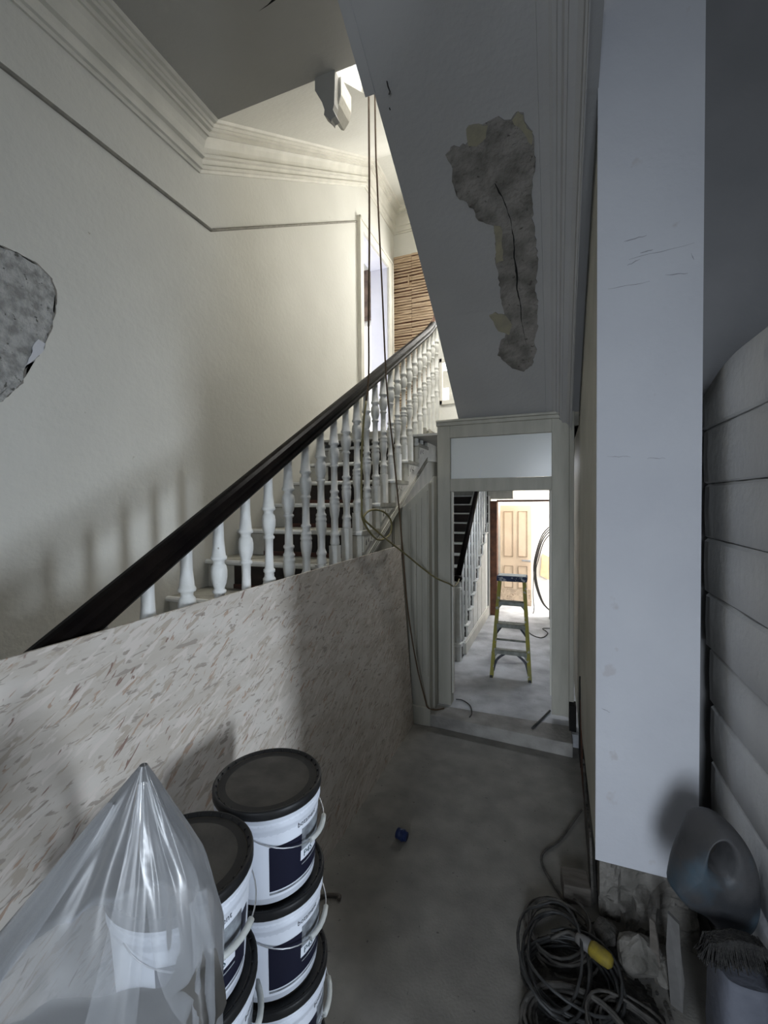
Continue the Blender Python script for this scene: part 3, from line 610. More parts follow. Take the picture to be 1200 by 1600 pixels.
# ------------------------------------------------------------------ rear hall
b = MB(); b.box(-3.3, 8.0, 0.1, -1.0, 8.1, 3.0); b.box(-1.0, 7.13, 0.1, -0.97, 8.04, 3.0); b.box(-0.97, 7.13, 2.06, -0.62, 7.28, 3.0); b.box(-0.97, 7.13, 1.93, -0.62, 7.28, 2.06)
b.box(-0.095, 7.13, 0.1, 0.4, 7.28, 3.0); b.box(-0.62, 7.13, 2.55, -0.095, 7.28, 3.0)
struct(b.build('wall_rear', 'frame'))
b = MB(); b.box(-0.97, 7.09, 0.1, -0.86, 7.26, 1.90); b.box(-0.86, 7.10, 1.885, -0.095, 7.26, 1.915); struct(b.build('door_2', 'brownjamb'))
b = MB(); b.box(-0.99, 7.08, 0.1, -0.965, 7.13, 1.98); struct(b.build('trim_16', 'moulding'))
b = MB(); b.box(-3.4, 3.66, 0.1, -3.3, 7.13, 2.5); struct(b.build('wall_rear_left', 'cream'))
b = MB(); b.box(-0.97, 8.04, 0.1, 1.6, 8.16, 3.0); b.box(1.5, 7.28, 0.1, 1.6, 8.04, 3.0); b.box(0.4, 7.16, 0.1, 1.6, 7.28, 3.0)
struct(b.build('wall_rear_room', 'white2'))
b = MB(); b.box(-0.97, 7.2, 3.0, 1.6, 8.16, 3.1); struct(b.build('ceiling_rear_room', 'white2'))
b = MB(); b.box(-3.3, YP+0.09, 2.50, XR, 7.13, 2.52); b.box(-3.3, 7.13, 2.50, -1.0, 8.1, 2.52); struct(b.build('ceiling_rear_hall', 'ceil'))
# rear staircase
rs = empty('staircase', (-1.0, 4.93, 0.1), 'narrow straight staircase seen through the doorway with dark risers, white nosings and boarded side', 'staircase')
def RR(o): return attach(o, rs)
G2, R2 = 0.21, 0.146
for k in range(1, 14):
    y = 4.925+G2*k; z = 0.1+R2*k
    b = MB(); b.box(-1.95, y-0.012, z-0.015, -0.985, y+G2+0.01, z); RR(b.build('tread', 'baluster'))
    b = MB(); b.box(-1.95, y+0.012, z-R2, -1.02, y+0.03, z-0.022); RR(b.build('riser', 'riser'))
P = [(4.93, 0.1)]
for k in range(1, 14): P += [(4.925+G2*k+.012, 0.1+R2*(k-1)-0.022 if k > 1 else 0.1), (4.925+G2*k+.012, 0.1+R2*k-0.022)]
P += [(7.08, 0.1+R2*13-0.022)] if False else []
P = [p for p in P if p[0] < 7.08]; P += [(7.08, P[-1][1]), (7.08, 0.1)]
b = MB(); b.prism([(-1.02, y, z) for y, z in P], (0.02, 0, 0)); RR(b.build('side_boarding', 'baluster'))
b = MB()
for y in (5.4, 5.75, 6.1, 6.45, 6.8): b.box(-1.0, y, 0.22, -0.997, y+0.006, 0.1+0.695*(y-5.0)-0.08)
RR(b.build('board_joint', 'frame'))
b = MB(); b.box(-1.0, 5.15, 0.1, -0.975, 7.08, 0.24); b.box(-1.0, 5.15, 0.24, -0.985, 7.08, 0.255); RR(b.build('skirting', 'moulding', bevel=0.004))
def rr(y): return 1.04+0.745*(y-4.93)
for k in range(1, 11):
    for f in (0.05, 0.12):
        y = 4.925+G2*k+f; z = 0.1+R2*k
        b = MB(); b.lathe([(.012, z), (.012, z+.08), (.017, z+.1), (.010, z+.14), (.015, z+.3), (.009, z+.42), (.011, rr(y)-.02)], (-1.03, y, 0), 8)
        RR(b.build('baluster', 'baluster'))
b = MB(); b.tube([(-1.03, 4.95, rr(4.95)), (-1.03, 7.08, rr(7.08))], 0.034, 10); RR(b.build('handrail', 'rail'))
b = MB(); b.lathe([(.045, .1), (.045, .26), (.055, .27), (.055, .30), (.038, .31), (.05, .36), (.044, .40), (.042, .55), (.040, .90), (.05, .905), (.05, .93), (.042, .94), (.040, .985), (.03, 1.0)], (-1.03, 4.93, 0), 8, smooth=False)
RR(b.build('newel_post', 'baluster'))
b = MB(); b.lathe([(.0, .995), (.03, 1.0), (.05, 1.015), (.055, 1.035), (.048, 1.055), (.02, 1.068), (0, 1.07)], (-1.03, 4.93, 0), 16); RR(b.build('newel_cap', 'rail'))
# clutter on the rear stairs
y = 4.925+G2*11; b = MB(); zz = .1+R2*11
rnd = random.Random(9); pk = [(-1.30, y+.06, zz), (-1.14, y+.05, zz), (-1.12, y+.16, zz), (-1.28, y+.18, zz)]; top = (-1.24, y+.11, zz+.10)
for i in range(4): b.face([pk[i], pk[(i+1) % 4], top])
b.face(pk); tag(b.build('paper_sheet', 'paper'), 'crumpled pale paper lying on an upper step of the staircase beyond the doorway', 'paper')
y = 4.925+G2*12; zz = .1+R2*12
for x, lab in ((-1.36, 'left of two pale boards on a top step beyond the doorway'), (-1.22, 'right of two pale boards on a top step beyond the doorway')):
    b = MB(); b.box(x, y+.08, zz, x+.07, y+.10, zz+.26, rot=Matrix.Rotation(0.3, 3, 'Y'), piv=(x, y+.08, zz)); tag(b.build('board', 'paper'), lab, 'board', None)
# panelled door leaf standing in the rear room
dl = empty('door_leaf', (-0.64, 7.93, 0.1), 'peach cream four-panel door leaf leaning in the bright rear room', 'door')
X0, X1, YD = -0.90, -0.385, 7.90
b = MB(); b.box(X0, YD, 0.1, X1, YD+0.035, 1.82); attach(b.build('leaf', 'door', bevel=0.003), dl)
for (a0, a1, z0, z1) in ((X0+.065, X0+.215, .94, 1.72), (X0+.30, X0+.45, .94, 1.72), (X0+.065, X0+.215, .40, .78), (X0+.30, X0+.45, .40, .78)):
    b = MB(); b.box(a0, YD-.003, z0, a1, YD, z1); pn = attach(b.build('panel', 'door'), dl)
    b = MB(); w = .006
    b.box(a0, YD-.010, z0, a0+w, YD-.001, z1); b.box(a1-w, YD-.010, z0, a1, YD-.001, z1); b.box(a0, YD-.010, z0, a1, YD-.001, z0+w*1.5); b.box(a0, YD-.010, z1-w, a1, YD-.001, z1)
    mo = b.build('panel_moulding', 'doorline', pn)
b = MB(); b.box(X0, YD-.001, .1, X1, YD+.0, .38); attach(b.build('scuffed_bottom', 'doordirt'), dl)
b = MB(); b.box(X0+.36, YD-.03, .868, X0+.50, YD-.012, .892); b.box(X0+.47, YD-.02, .86, X0+.51, YD, .90); attach(b.build('handle', 'wire', bevel=.003), dl)
# bundle of black flexible pipes
hs = [0, .03, .06, .10]
for i, d in enumerate(hs):
    pts = smooth_path([(-.02+d*.2, 7.5, 1.55-d), (-.20+d*.3, 7.55, 1.35-d), (-.31+d*.5, 7.6, 1.0-d*.5), (-.335+d*.35, 7.62, .75), (-.30+d*.3, 7.6, .5), (-.20+d*.2, 7.55, .25), (-.06, 7.5, .125)], 8)
    b = MB(); b.tube(pts, .009, 8); tag(b.build('conduit_pipe', 'cablegry' if i % 2 else 'cableblk'), '%s of four flexible pipes bowed at the right of the rear room' % ('outermost', 'second from outermost', 'third from outermost', 'innermost')[i], 'pipe', 'pipes bowed at the rear room wall')
b = MB(); b.prism([(-.25, 8.0, .62), (-.10, 8.0, .55), (-.06, 8.0, .92), (-.22, 8.0, 1.0)], (0, .03, 0)); tag(b.build('paper_scrap', 'card'), 'torn tan paper on the rear room wall beside the bowed pipes', 'paper')
b = MB(); b.tube(smooth_path([(-.33, 7.55, .75), (-.34, 7.50, .4), (-.33, 7.45, .11), (-.42, 6.9, .107), (-.34, 6.3, .107), (-.18, 6.1, .107), (-.10, 6.35, .107), (-.17, 6.55, .107), (-.05, 6.6, .107)], 8), .006, 6)
tag(b.build('floor_cable', 'cablegry'), 'thin dark cable curling over the pale rear hall floor right of the stepladder', 'cable')
b = MB(); b.tube([(-.045, 3.98, .113), (-.17, 3.62, .113)], .009, 6); tag(b.build('metal_rod', 'cableblk'), 'short black rod lying across the threshold against the right door post', 'rod')
b = MB(); b.tube(smooth_path([(-.84, 3.93, .109), (-.78, 3.93, .109), (-.70, 3.85, .109), (-.66, 3.72, .109), (-.665, 3.64, .109)], 8), .005, 6); tag(b.build('threshold_cable', 'cableblk'), 'thin black cable curved on the threshold by the left door post', 'cable')

# stepladder
ld = empty('stepladder', (-0.42, 4.75, 0.1), 'yellow fibreglass stepladder with a plaster-spattered blue top standing in the rear hall', 'stepladder')
def LL(o): return attach(o, ld)
FY, TY, BY = 4.59, 4.80, 5.32
def lerp(a, c, t): return tuple(a[i]+(c[i]-a[i])*t for i in range(3))
TZ = 1.06
fl, fr_ = (-.612, FY, .1), (-.238, FY, .1); tl, tr_ = (-.552, TY, TZ), (-.305, TY, TZ)
bl, br_ = (-.692, BY, .1), (-.290, BY, .1); ul, ur = (-.556, TY+.06, TZ), (-.309, TY+.06, TZ)
def legbar(name, a, c, w, d, m):
    a = Vector(a); c = Vector(c); b = MB()
    ring = lambda p: [b.b.verts.new(p+Vector((u, v, 0))) for u, v in ((-w, -d), (w, -d), (w, d), (-w, d))]
    A_, B_ = ring(a), ring(c)
    for k in range(4): b.b.faces.new([A_[k], A_[(k+1) % 4], B_[(k+1) % 4], B_[k]])
    b.b.faces.new(A_[::-1]); b.b.faces.new(B_); return LL(b.build(name, m))
for a, c in ((fl, tl), (fr_, tr_)):
    legbar('leg', a, c, .017, .030, 'yellowfg')
for a, c in ((bl, ul), (br_, ur)): legbar('rear_leg', a, c, .010, .018, 'yellowfg')
for a in (fl, fr_, bl, br_):
    b = MB(); b.box(a[0]-.014, a[1]-.03, .1, a[0]+.014, a[1]+.03, .125); LL(b.build('foot', 'cableblk'))
for z in (.37, .627, .85):
    t = (z-.1)/(TZ-.1); a = lerp(fl, tl, t); c = lerp(fr_, tr_, t)
    b = MB(); b.box(a[0]+.011, a[1]-.04, z-.012, c[0]-.011, a[1]+.05, z+.004); b.box(a[0]+.011, a[1]-.042, z-.035, c[0]-.011, a[1]-.036, z+.004)
    LL(b.build('step', 'alu', bevel=.003))
    for s, p in ((1, a), (-1, c)):
        b = MB(); b.prism([(p[0]+s*.011, p[1]-.040, z-.03), (p[0]+s*.045, p[1]-.040, z-.03), (p[0]+s*.011, p[1]-.040, z-.075)], (0, .006, 0)); LL(b.build('corner_bracket', 'alu'))
t = .17; a = lerp(fl, tl, .03); c = lerp(fr_, tr_, .03)
for s, p, q in ((1, fl, a), (-1, fr_, c)):
    b = MB(); b.tube(smooth_path([(p[0]+s*.014, FY+.02, .16), (p[0]+s*.05, FY+.045, .27), (p[0]+s*.15, FY+.062, .35)], 5), .013, 6); LL(b.build('front_brace', 'bracket'))
for z in (.30, .53):
    t = (z-.1)/(TZ-.1); a = lerp(bl, ul, t); c = lerp(br_, ur, t); b = MB(); b.box(a[0], a[1]-.008, z-.01, c[0], a[1]+.008, z+.012); LL(b.build('rear_bar', 'alu'))
for s, p in ((1, bl), (-1, br_)):
    b = MB()
    t = (.30)/(TZ-.1); q = lerp(bl if s > 0 else br_, ul if s > 0 else ur, t); b.tube([(q[0]+s*.012, q[1]-.02, .38), (q[0]+s*.12, q[1]-.04, .535)], .012, 6); LL(b.build('rear_brace', 'bracket'))
b = MB(); b.box(-.580, TY-.06, TZ, -.277, TY+.11, TZ+.055); LL(b.build('top_cap', 'ladtop', bevel=.008))
b = MB(); b.box(-.565, TY-.05, TZ+.055, -.29, TY+.10, TZ+.060); LL(b.build('plaster_crust', 'paper'))

# ------------------------------------------------------------------ strand board leaning on the balustrade
b = MB(); b.prism([(-1.135, -0.6, 0.0), (-1.135, 3.585, 0.0), (-1.189, 3.42, 1.54), (-1.189, -0.6, 1.54)], (-.002, 0, 0))
bm = b.b
for f in list(bm.faces): pass
o = b.build('strand_board', 'osb')
sm = o.modifiers.new('solid', 'SOLIDIFY'); sm.thickness = 0.012; sm.offset = 0
tag(o, 'large grey-brown oriented strand board leaning along the foot of the staircase', 'board')

# ------------------------------------------------------------------ buckets
def text_mesh(body, size):
    cu = bpy.data.curves.new('t', 'FONT'); cu.body = body; cu.size = size; cu.align_x = 'CENTER'; cu.resolution_u = 2
    to = bpy.data.objects.new('t', cu); COL.objects.link(to); bpy.context.view_layer.update()
    me = bpy.data.meshes.new_from_object(to.evaluated_get(bpy.context.evaluated_depsgraph_get()))
    bpy.data.objects.remove(to); return me
HB = 0.270; RT, RB = 0.148, 0.132
def rad(z): return RB+(RT-RB)*min(1, z/0.235)
def cyl_patch(name, a0, a1, z0, z1, m, parent, off=.0012, n=20):
    b = MB(); 
    g = [[b.b.verts.new(((rad(z)+off)*math.cos(math.radians(a)), (rad(z)+off)*math.sin(math.radians(a)), z)) for z in (z0, (z0+z1)/2, z1)] for a in [a0+(a1-a0)*i/n for i in range(n+1)]]
    for i in range(n):
        for j in range(2): f = b.b.faces.new([g[i][j], g[i+1][j], g[i+1][j+1], g[i][j+1]]); f.smooth = True
    o = b.build(name, m, parent); return o
def wrap_text(name, body, size, ang, zc, m, parent, off=.0022, condense=1.0):
    me = text_mesh(body, size)
    for v in me.vertices:
        x, y = v.co.x*condense, v.co.y; z = zc+y; a = math.radians(ang)+x/rad(z); r = rad(z)+off
        v.co = (r*math.cos(a), r*math.sin(a), z)
    me.materials.clear(); me.materials.append(M[m]); me.name = name
    o = bpy.data.objects.new(name, me); COL.objects.link(o); o.parent = parent; return o
def make_bucket():
    r = empty('bucket', (0, 0, 0), None, None)
    b = MB(); b.lathe([(RB-.004, 0), (RB, .004), (rad(.1), .1), (rad(.19), .19), (RT, .21), (RT+.004, .215), (RT+.004, .222), (RT, .225), (RT+.001, .256)], seg=56); b.build('body', 'bucket', r)
    b = MB(); b.lathe([(RT-.004, .246), (RT+.0065, .247), (RT+.008, .250), (RT+.008, .268), (RT+.005, .2715), (RT+.001, .2715), (RT-.003, .265), (RT-.006, .2635)], seg=56)
    for i in range(30):
        a = 2*PI*i/30; b.box(RT-.005, -.0016, .264, RT+.001, .0016, .2705, rot=Matrix.Rotation(a, 3, 'Z'), piv=(0, 0, 0))
    rm = b.build('rim', 'rimb', r)
    b = MB(); b.lathe([(RT-.006, .258), (RT-.006, .2642), (RT-.010, .2632), (.06, .2645), (.0001, .265)], seg=56); b.build('lid', 'lidb', r)
    cyl_patch('white_label', -120, 60, .02, .232, 'labelw', r, .0006, 44)
    cyl_patch('navy_label', -54, 34, .038, .165, 'navy', r, .0012)
    cyl_patch('label_stripe', -54, 34, .028, .034, 'greyph', r, .0012)
    cyl_patch('photo_panel', -16, 22, .112, .178, 'greyph', r, .0016)
    cyl_patch('product_tag', -17, 14, .086, .116, 'labelw', r, .0020)
    wrap_text('product_text', 'P4S', .026, -5, .0925, 'teal', r, .0026)
    wrap_text('brand_text', 'botament', .021, -7, .190, 'navy', r, .0014, .95)
    cyl_patch('fine_print', -15, 14, .072, .076, 'greyph', r, .0020)
    # bail
    pa, pb = math.radians(-78), math.radians(102); P = []
    for i in range(25):
        t = i/24; a = pa+(pb-pa)*t; d = math.sin(PI*t); rr_ = RT+.004+.010*d; P.append((rr_*math.cos(a), rr_*math.sin(a), .215-.075*d**.8))
    b = MB(); b.tube(P, .0018, 6); bl_ = b.build('bail', 'wire', r)
    g = P[9:15]; b = MB(); b.tube(g, .0075, 10); b.build('grip', 'grip', bl_)
    return r
proto = make_bucket()
stackA = [(-.795, 1.082), (-.792, 1.086), (-.784, 1.088), (-.790, 1.086)]   # top first
stackB = [(-.798, .762), (-.794, .766), (-.790, .764), (-.792, .762)]
first = True
pos = ['topmost', 'second down', 'third down', 'bottom']
for nm, st_, rots, who in (('A', stackA, (0, -4, 14, 40), 'stack farther from the camera'), ('B', stackB, (-12, 30, -20, 10), 'stack nearer the plastic sheeting')):
    for i, (x, y) in enumerate(st_):
        o = proto if first else copy_tree(proto); first = False
        z = (3-i)*(HB+.002); o.location = (x, y, z); o.rotation_euler = (0, 0, math.radians(rots[i]))
        tag(o, 'white bucket with black lid, %s in the %s' % (pos[i], who), 'bucket', 'buckets stacked beside the strand board')
        if nm == 'A' and i == 3: tag(o, o['label'], 'bucket', 'buckets stacked beside the strand board')
# spare grip of a bail lying near the bottom bucket
b = MB(); b.tube([(-.585, 1.30, .53), (-.545, 1.36, .575)], .009, 8)
b.b.free()

# plastic sheeting drape: facetted surface with folded-over strips
def drape():
    cx, cy, zt = -.655, .545, 1.455
    rt = Vector((.85, .53, 0)).normalized(); fw = Vector((-rt.y, rt.x, 0))
    rk = random.Random(12); K = 11
    knots = [[rk.uniform(-1, 1) for _ in range(8)] for _ in range(K)]
    ka = sorted([(i+rk.uniform(-.3, .3))/K*2*PI for i in range(K)])
    def knot(i, d):
        f = min(6.999, d/1.455*9); j = min(6, int(f)); t = f-j; return knots[i % K][j]*(1-t)+knots[i % K][j+1]*t
    def fold(a, d):
        a = (a-ka[0]) % (2*PI)+ka[0]
        for i in range(K):
            a0 = ka[i]; a1 = ka[i+1] if i < K-1 else ka[0]+2*PI
            if a0 <= a <= a1:
                t = (a-a0)/(a1-a0); return knot(i, d)*(1-t)+knot(i+1, d)*t
        return 0
    def surf(a, d, out=0.0):
        ca, sa = math.cos(a), math.sin(a)
        right = .006+.52*d if d < .17 else .0944+.22*(d-.17) if d < .30 else .123+.005*(d-.30)
        left = .006+.86*d if d < .50 else .436+.08*(d-.50)
        depth = (.006+.36*d if d < .3 else .114+.06*(d-.3)) if sa < 0 else (.006+.30*d if d < .3 else .096)
        k = min(1, d/.12)
        fo = 1+.17*k*fold(a, d)+.035*k*noise.noise(Vector((ca*6, sa*6, d*9)))
        if abs(ca) > .8: fo = 1+(fo-1)*.35
        px = ca*(right if ca > 0 else left)*fo; py = sa*depth*fo
        p = Vector((cx, cy, max(0.0, zt-d+.012*k*noise.noise(Vector((ca*5, sa*5, d*8))))))+rt*px+fw*py
        if out: p += (rt*ca*.4+fw*sa).normalized()*out
        p.x = max(p.x, -1.115+.03*min(p.z, 1)); return p
    b = MB(); NA, NS = 180, 80
    g = {(i, j): b.b.verts.new(surf(2*PI*i/NA, zt*(j/NS)**1.1)) for i in range(NA) for j in range(NS+1)}
    for i in range(NA):
        for j in range(NS):
            f = b.b.faces.new([g[i, j], g[(i+1) % NA, j], g[(i+1) % NA, j+1], g[i, j+1]]); f.smooth = True
    o = tag(b.build('plastic_sheeting', 'film'), 'crumpled milky clear plastic sheeting peaked like a tent in front of the buckets', 'plastic sheet')
    # overlapping folds on the camera side: (d start, d end, centre angle at top, at bottom, half width top, bottom)
    for d0, d1, a0, a1, w0, w1 in ((.02, 1.2, -1.50, -1.98, .22, .05), (.02, .42, -1.2, -.45, .50, .30), (.20, 1.1, -.55, -.62, .20, .16), (.28, 1.2, -2.35, -2.15, .02, .10), (.05, .9, -2.6, -2.85, .30, .12)):
        b = MB(); n, m_ = 30, 5; q = []
        for i in range(n+1):
            t = i/n; d = d0+(d1-d0)*t; a = a0+(a1-a0)*t+.05*math.sin(t*7+d0*9); w = w0+(w1-w0)*t
            q.append([b.b.verts.new(surf(a+w*(2*k/m_-1), d, .006+.004*math.sin(k*2+t*5))) for k in range(m_+1)])
        for i in range(n):
            for k in range(m_): f = b.b.faces.new([q[i][k], q[i][k+1], q[i+1][k+1], q[i+1][k]]); f.smooth = True
        b.build('folded_layer', 'film', o)
    return o
drape()

# small things on the floor
e = empty('blue_stopper', (-.805, 2.313, 0), 'small dark blue plastic stopper lying alone on the grey hall floor', 'stopper')
b = MB(); rm_ = Matrix.Rotation(PI/2, 4, 'Y') @ Matrix.Rotation(0.2, 4, 'X'); b.lathe([(.024, -.03), (.028, -.028), (.028, .0), (.024, .002), (.024, .03), (.0, .03)], (0, 0, .028), 14, mat4=rm_); b.build('body', 'blueplas', e)
b = MB(); b.lathe([(.029, .002), (.031, .004), (.031, .012), (.029, .014)], (0, 0, .028), 14, mat4=rm_); b.build('collar', 'blueplas', e)
b = MB(); b.tube(smooth_path([(-1.06, 1.81, .01), (-1.03, 1.84, .01), (-.97, 1.86, .012), (-.96, 1.84, .01)], 4), .009, 6); tag(b.build('wood_chip', 'wood'), 'small pale wood sliver on the floor at the strand board foot beside the buckets', 'wood sliver')
# grip of a lower bail seen sticking out beside the bottom buckets
b = MB(); b.tube(smooth_path([(-.62, 1.20, .33), (-.585, 1.255, .345), (-.555, 1.31, .35)], 4), .010, 8)
b.b.free()

# ------------------------------------------------------------------ hanging flex
pA = smooth_path([(-1.15, 2.75, 6.9), (-1.15, 2.745, 4.5), (-1.15, 2.74, 3.9), (-1.15, 2.73, 3.5), (-1.15, 2.711, 3.098), (-1.15, 2.70, 2.716), (-1.15, 2.613, 2.411), (-1.15, 2.577, 2.162), (-1.15, 2.572, 1.918), (-1.15, 2.599, 1.774), (-1.15, 2.837, 1.64), (-1.15, 3.078, 1.658), (-1.15, 3.108, 1.752), (-1.15, 2.963, 1.827), (-1.15, 2.727, 1.846), (-1.15, 2.60, 1.80), (-1.14, 2.70, 1.74), (-1.12, 2.969, 1.621), (-1.08, 3.25, 1.49), (-1.02, 3.5, 1.35), (-.935, 3.60, 1.26), (-.865, 3.76, 1.19), (-.85, 3.90, 1.14), (-.92, 4.4, 1.08), (-1.0, 4.87, 1.035)], 8)
n = len(pA); cut = 5*8+4
b = MB(); b.tube(pA[:cut+1], .007, 8); ca_ = b.build('upper_flex', 'cablebrn')
b = MB(); b.tube(pA[cut:], .007, 8); cb_ = b.build('lower_flex', 'cabletan')
e = empty('hanging_cable', (-1.15, 2.7, 1.8), 'left of two brown hanging stairwell cables, looped by the balusters, ending at the rear newel', 'cable')
attach(ca_, e); attach(cb_, e)
pB = smooth_path([(-1.10, 2.72, 6.9), (-1.10, 2.73, 4.5), (-1.1, 2.763, 3.948), (-1.1, 2.831, 3.35), (-1.1, 2.903, 2.721), (-1.1, 3.024, 2.29), (-1.1, 3.101, 2.014), (-1.1, 3.155, 1.823), (-1.1, 3.238, 1.474), (-1.1, 3.34, 1.053), (-1.07, 3.45, 0.60), (-1.02, 3.54, .25), (-1.0, 3.56, .17), (-.96, 3.66, .112), (-.90, 3.72, .11)], 8)
b = MB(); b.tube(pB, .006, 8); tag(b.build('hanging_cable', 'cablebrn'), 'right of two brown hanging stairwell cables, trailing past the strand board to the threshold', 'cable')

# ------------------------------------------------------------------ stacked insulation slabs at the right
rnd = random.Random(11)
zt = 0.0; Hs = .2465
names = ['lowest', 'second from the floor', 'third from the floor', 'fourth from the floor', 'fifth from the floor', 'sixth from the floor', 'seventh from the floor', 'eighth from the floor', 'ninth from the floor', 'topmost']
for k in range(10):
    dx = rnd.uniform(-.012, .012); y1 = 2.33+.012*k+rnd.uniform(-.02, .015); z0 = k*Hs; z1 = z0+Hs-.003
    b = MB(); n = 24
    sag = [rnd.uniform(-.002, .002) for _ in range(n+1)]
    sec = []
    for i in range(n+1):
        y = 0.95+(y1-.95)*i/n; u = i/n; bul = .006*math.sin(u*PI*3+k)
        zz1 = z1-(.10*max(0, (u-.72)/.28)**1.6 if k == 9 else 0); x0 = .64+dx+bul*.5+.004*noise.noise(Vector((y*2, k, 0)))
        rr_ = .012
        sec.append([(x0+rr_, y, z0), (x0+.002, y, z0+rr_*.6), (x0-.002, y, (z0+zz1)/2), (x0, y, zz1-rr_), (x0+rr_, y, zz1+sag[i]), (.98, y, zz1), (.98, y, z0)])
    R = [[b.b.verts.new(p) for p in s_] for s_ in sec]
    for i in range(n):
        for q in range(7):
            f = b.b.faces.new([R[i][q], R[i][(q+1) % 7], R[i+1][(q+1) % 7], R[i+1][q]]); f.smooth = q in (1, 2)
    b.b.faces.new(R[0][::-1]); b.b.faces.new(R[-1])
    o = b.build('insulation_slab', 'slab')
    tag(o, 'grey-white insulation slab stacked right of the white column, %s' % names[k], 'insulation slab', 'insulation slabs stacked right of the column')

# ------------------------------------------------------------------ clutter at the column foot
def coil(name, cx, cy, z, rx, ry, turns, r, m, label, seed, tail=None):
    rnd = random.Random(seed); pts = []
    N_ = int(turns*22)
    for i in range(N_+1):
        a = 2*PI*i/22+seed; w = 1+.16*noise.noise(Vector((i*.07, seed, 0)))*1.6
        ox = .05*noise.noise(Vector((i*.03, seed, 4))); oy = .05*noise.noise(Vector((i*.03, seed, 9)))
        zz = z+r+abs(noise.noise(Vector((i*.09, seed, 1))))*.09+i/N_*.05
        pts.append((cx+ox+rx*w*math.cos(a), cy+oy+ry*w*math.sin(a), zz))
    if tail: pts = [Vector(t) for t in smooth_path(list(tail)+[pts[0]], 8)]+[Vector(p) for p in pts[1:]]
    b = MB(); b.tube(pts, r, 6); return tag(b.build(name, m), label, 'cable')
coil('cable_coil', .02, 2.02, 0.0, .13, .15, 5, .006, 'cablegry', 'upper coil of dusty grey cable beside the timber block at the column foot', 1, [(.15, 2.9, .02), (.03, 2.62, .012), (-.07, 2.42, .01)])
coil('cable_coil', .06, 1.82, 0.0, .17, .15, 7, .006, 'cableblk', 'black cable coil heaped beneath the yellow connector', 2)
coil('cable_coil', .08, 1.64, 0.0, .18, .13, 7, .007, 'cablegry', 'dusty grey cable coil at the bottom edge of the photo, nearest the camera', 3)
coil('cable_coil', .24, 1.68, 0.0, .13, .12, 6, .005, 'cablegry', 'thin grey cable coil between the yellow connector and the jerrycan', 4)
coil('cable_coil', -.01, 1.86, 0.03, .12, .22, 3, .006, 'cableblk', 'wide loose black cable loop spreading leftmost over the hall floor', 5)
# dark sweepings under the cables
b = MB(); n_ = 30; g = {}
for i in range(n_+1):
    for j in range(n_+1):
        u = i/n_*2-1; v = j/n_*2-1; x = .13+.27*u; y = 1.80+.36*v; r2 = (u*u+v*v)*(1.35+.6*noise.noise(Vector((x*9, y*9, 5))))
        h = max(0, 1-r2)*.028*(1+.9*noise.noise(Vector((x*22, y*22, 0))))+(.006*noise.noise(Vector((x*60, y*60, 3))) if r2 < .9 else 0)
        g[i, j] = b.b.verts.new((x, y, max(.0006, h) if r2 < 1.05 else -.002))
for i in range(n_):
    for j in range(n_): b.b.faces.new([g[i, j], g[i+1, j], g[i+1, j+1], g[i, j+1]])
M['sweep'] = mat('dark_dirt', (0.05, 0.047, 0.043), (0.018, 0.017, 0.016), 0.95, 30, 0.8, 80)
tag(b.build('dirt_heap', 'sweep'), 'low spread of dark dirt under the tangled cables at the column foot', 'dirt', kind='stuff')
# connector
e = empty('cable_connector', (.13, 1.90, .12), 'dusty yellow and grey cable connector lying on the coiled cables', 'connector', rz=math.radians(-28))
mx = Matrix.Rotation(PI/2, 4, 'Y')
b = MB(); b.lathe([(.0, .0), (.024, .0), (.028, .012), (.028, .05), (.025, .075), (.014, .085), (.0, .086)], (0.0, 0, 0), 14, mat4=mx); b.build('yellow_body', 'yplug', e)
b = MB(); b.lathe([(.0, -.055), (.018, -.055), (.020, -.045), (.024, -.03), (.024, .0), (.0, .001)], (0, 0, 0), 14, mat4=mx); b.build('grey_body', 'gplug', e)
b = MB(); b.tube(smooth_path([(-.055, 0, 0), (-.10, .01, -.02), (-.15, -.03, -.06)], 6), .007, 8); b.build('lead', 'cablegry', e)
# timber block and rubble
b = MB(); b.box(.03, 2.22, .0, .15, 2.34, .085, rot=Matrix.Rotation(.12, 3, 'Z')); tag(b.build('timber_block', 'wood', bevel=.005), 'short sawn timber block lying against the column foot behind the cables', 'timber block')
def rock(name, c, s, seed, m, label, cat='stone'):
    b = MB(); r = bmesh.ops.create_icosphere(b.b, subdivisions=3, radius=1)
    for v in b.b.verts:
        n_ = 1+.35*noise.noise(v.co*1.3+Vector((seed, 0, 0)))+.12*noise.noise(v.co*4+Vector((0, seed, 0)))
        v.co = Vector((v.co.x*s[0]*n_, v.co.y*s[1]*n_, max(-s[2]*.95, v.co.z*s[2]*n_)))+Vector(c)
    return tag(b.build(name, m), label, cat)
rock('rubble_stone', (.31, 1.99, .07), (.08, .06, .072), 1, 'rubble', 'rough grey stone lying in front of the broken column footing')
rock('rubble_stone', (.20, 2.08, .04), (.05, .05, .042), 4, 'mortar', 'dark crumbly lump in the corner of column footing and timber block')
rock('rubble_stone', (.41, 1.98, .045), (.05, .05, .047), 8, 'rubble', 'small pale stone beneath the jerrycan, beside the white offcut')
b = MB(); rnd = random.Random(21)
for i in range(90):
    x = rnd.uniform(-.02, .42); y = rnd.uniform(1.6, 2.12); s = rnd.uniform(.004, .014); z = s*.5
    b.box(x-s, y-s*.8, 0, x+s, y+s*.8, s*1.1, rot=Matrix.Rotation(rnd.uniform(0, 3), 3, 'Z'))
tag(b.build('plaster_crumbs', 'mortar'), 'scatter of plaster crumbs and grit on the floor around the cables at the column foot', 'debris', kind='stuff')
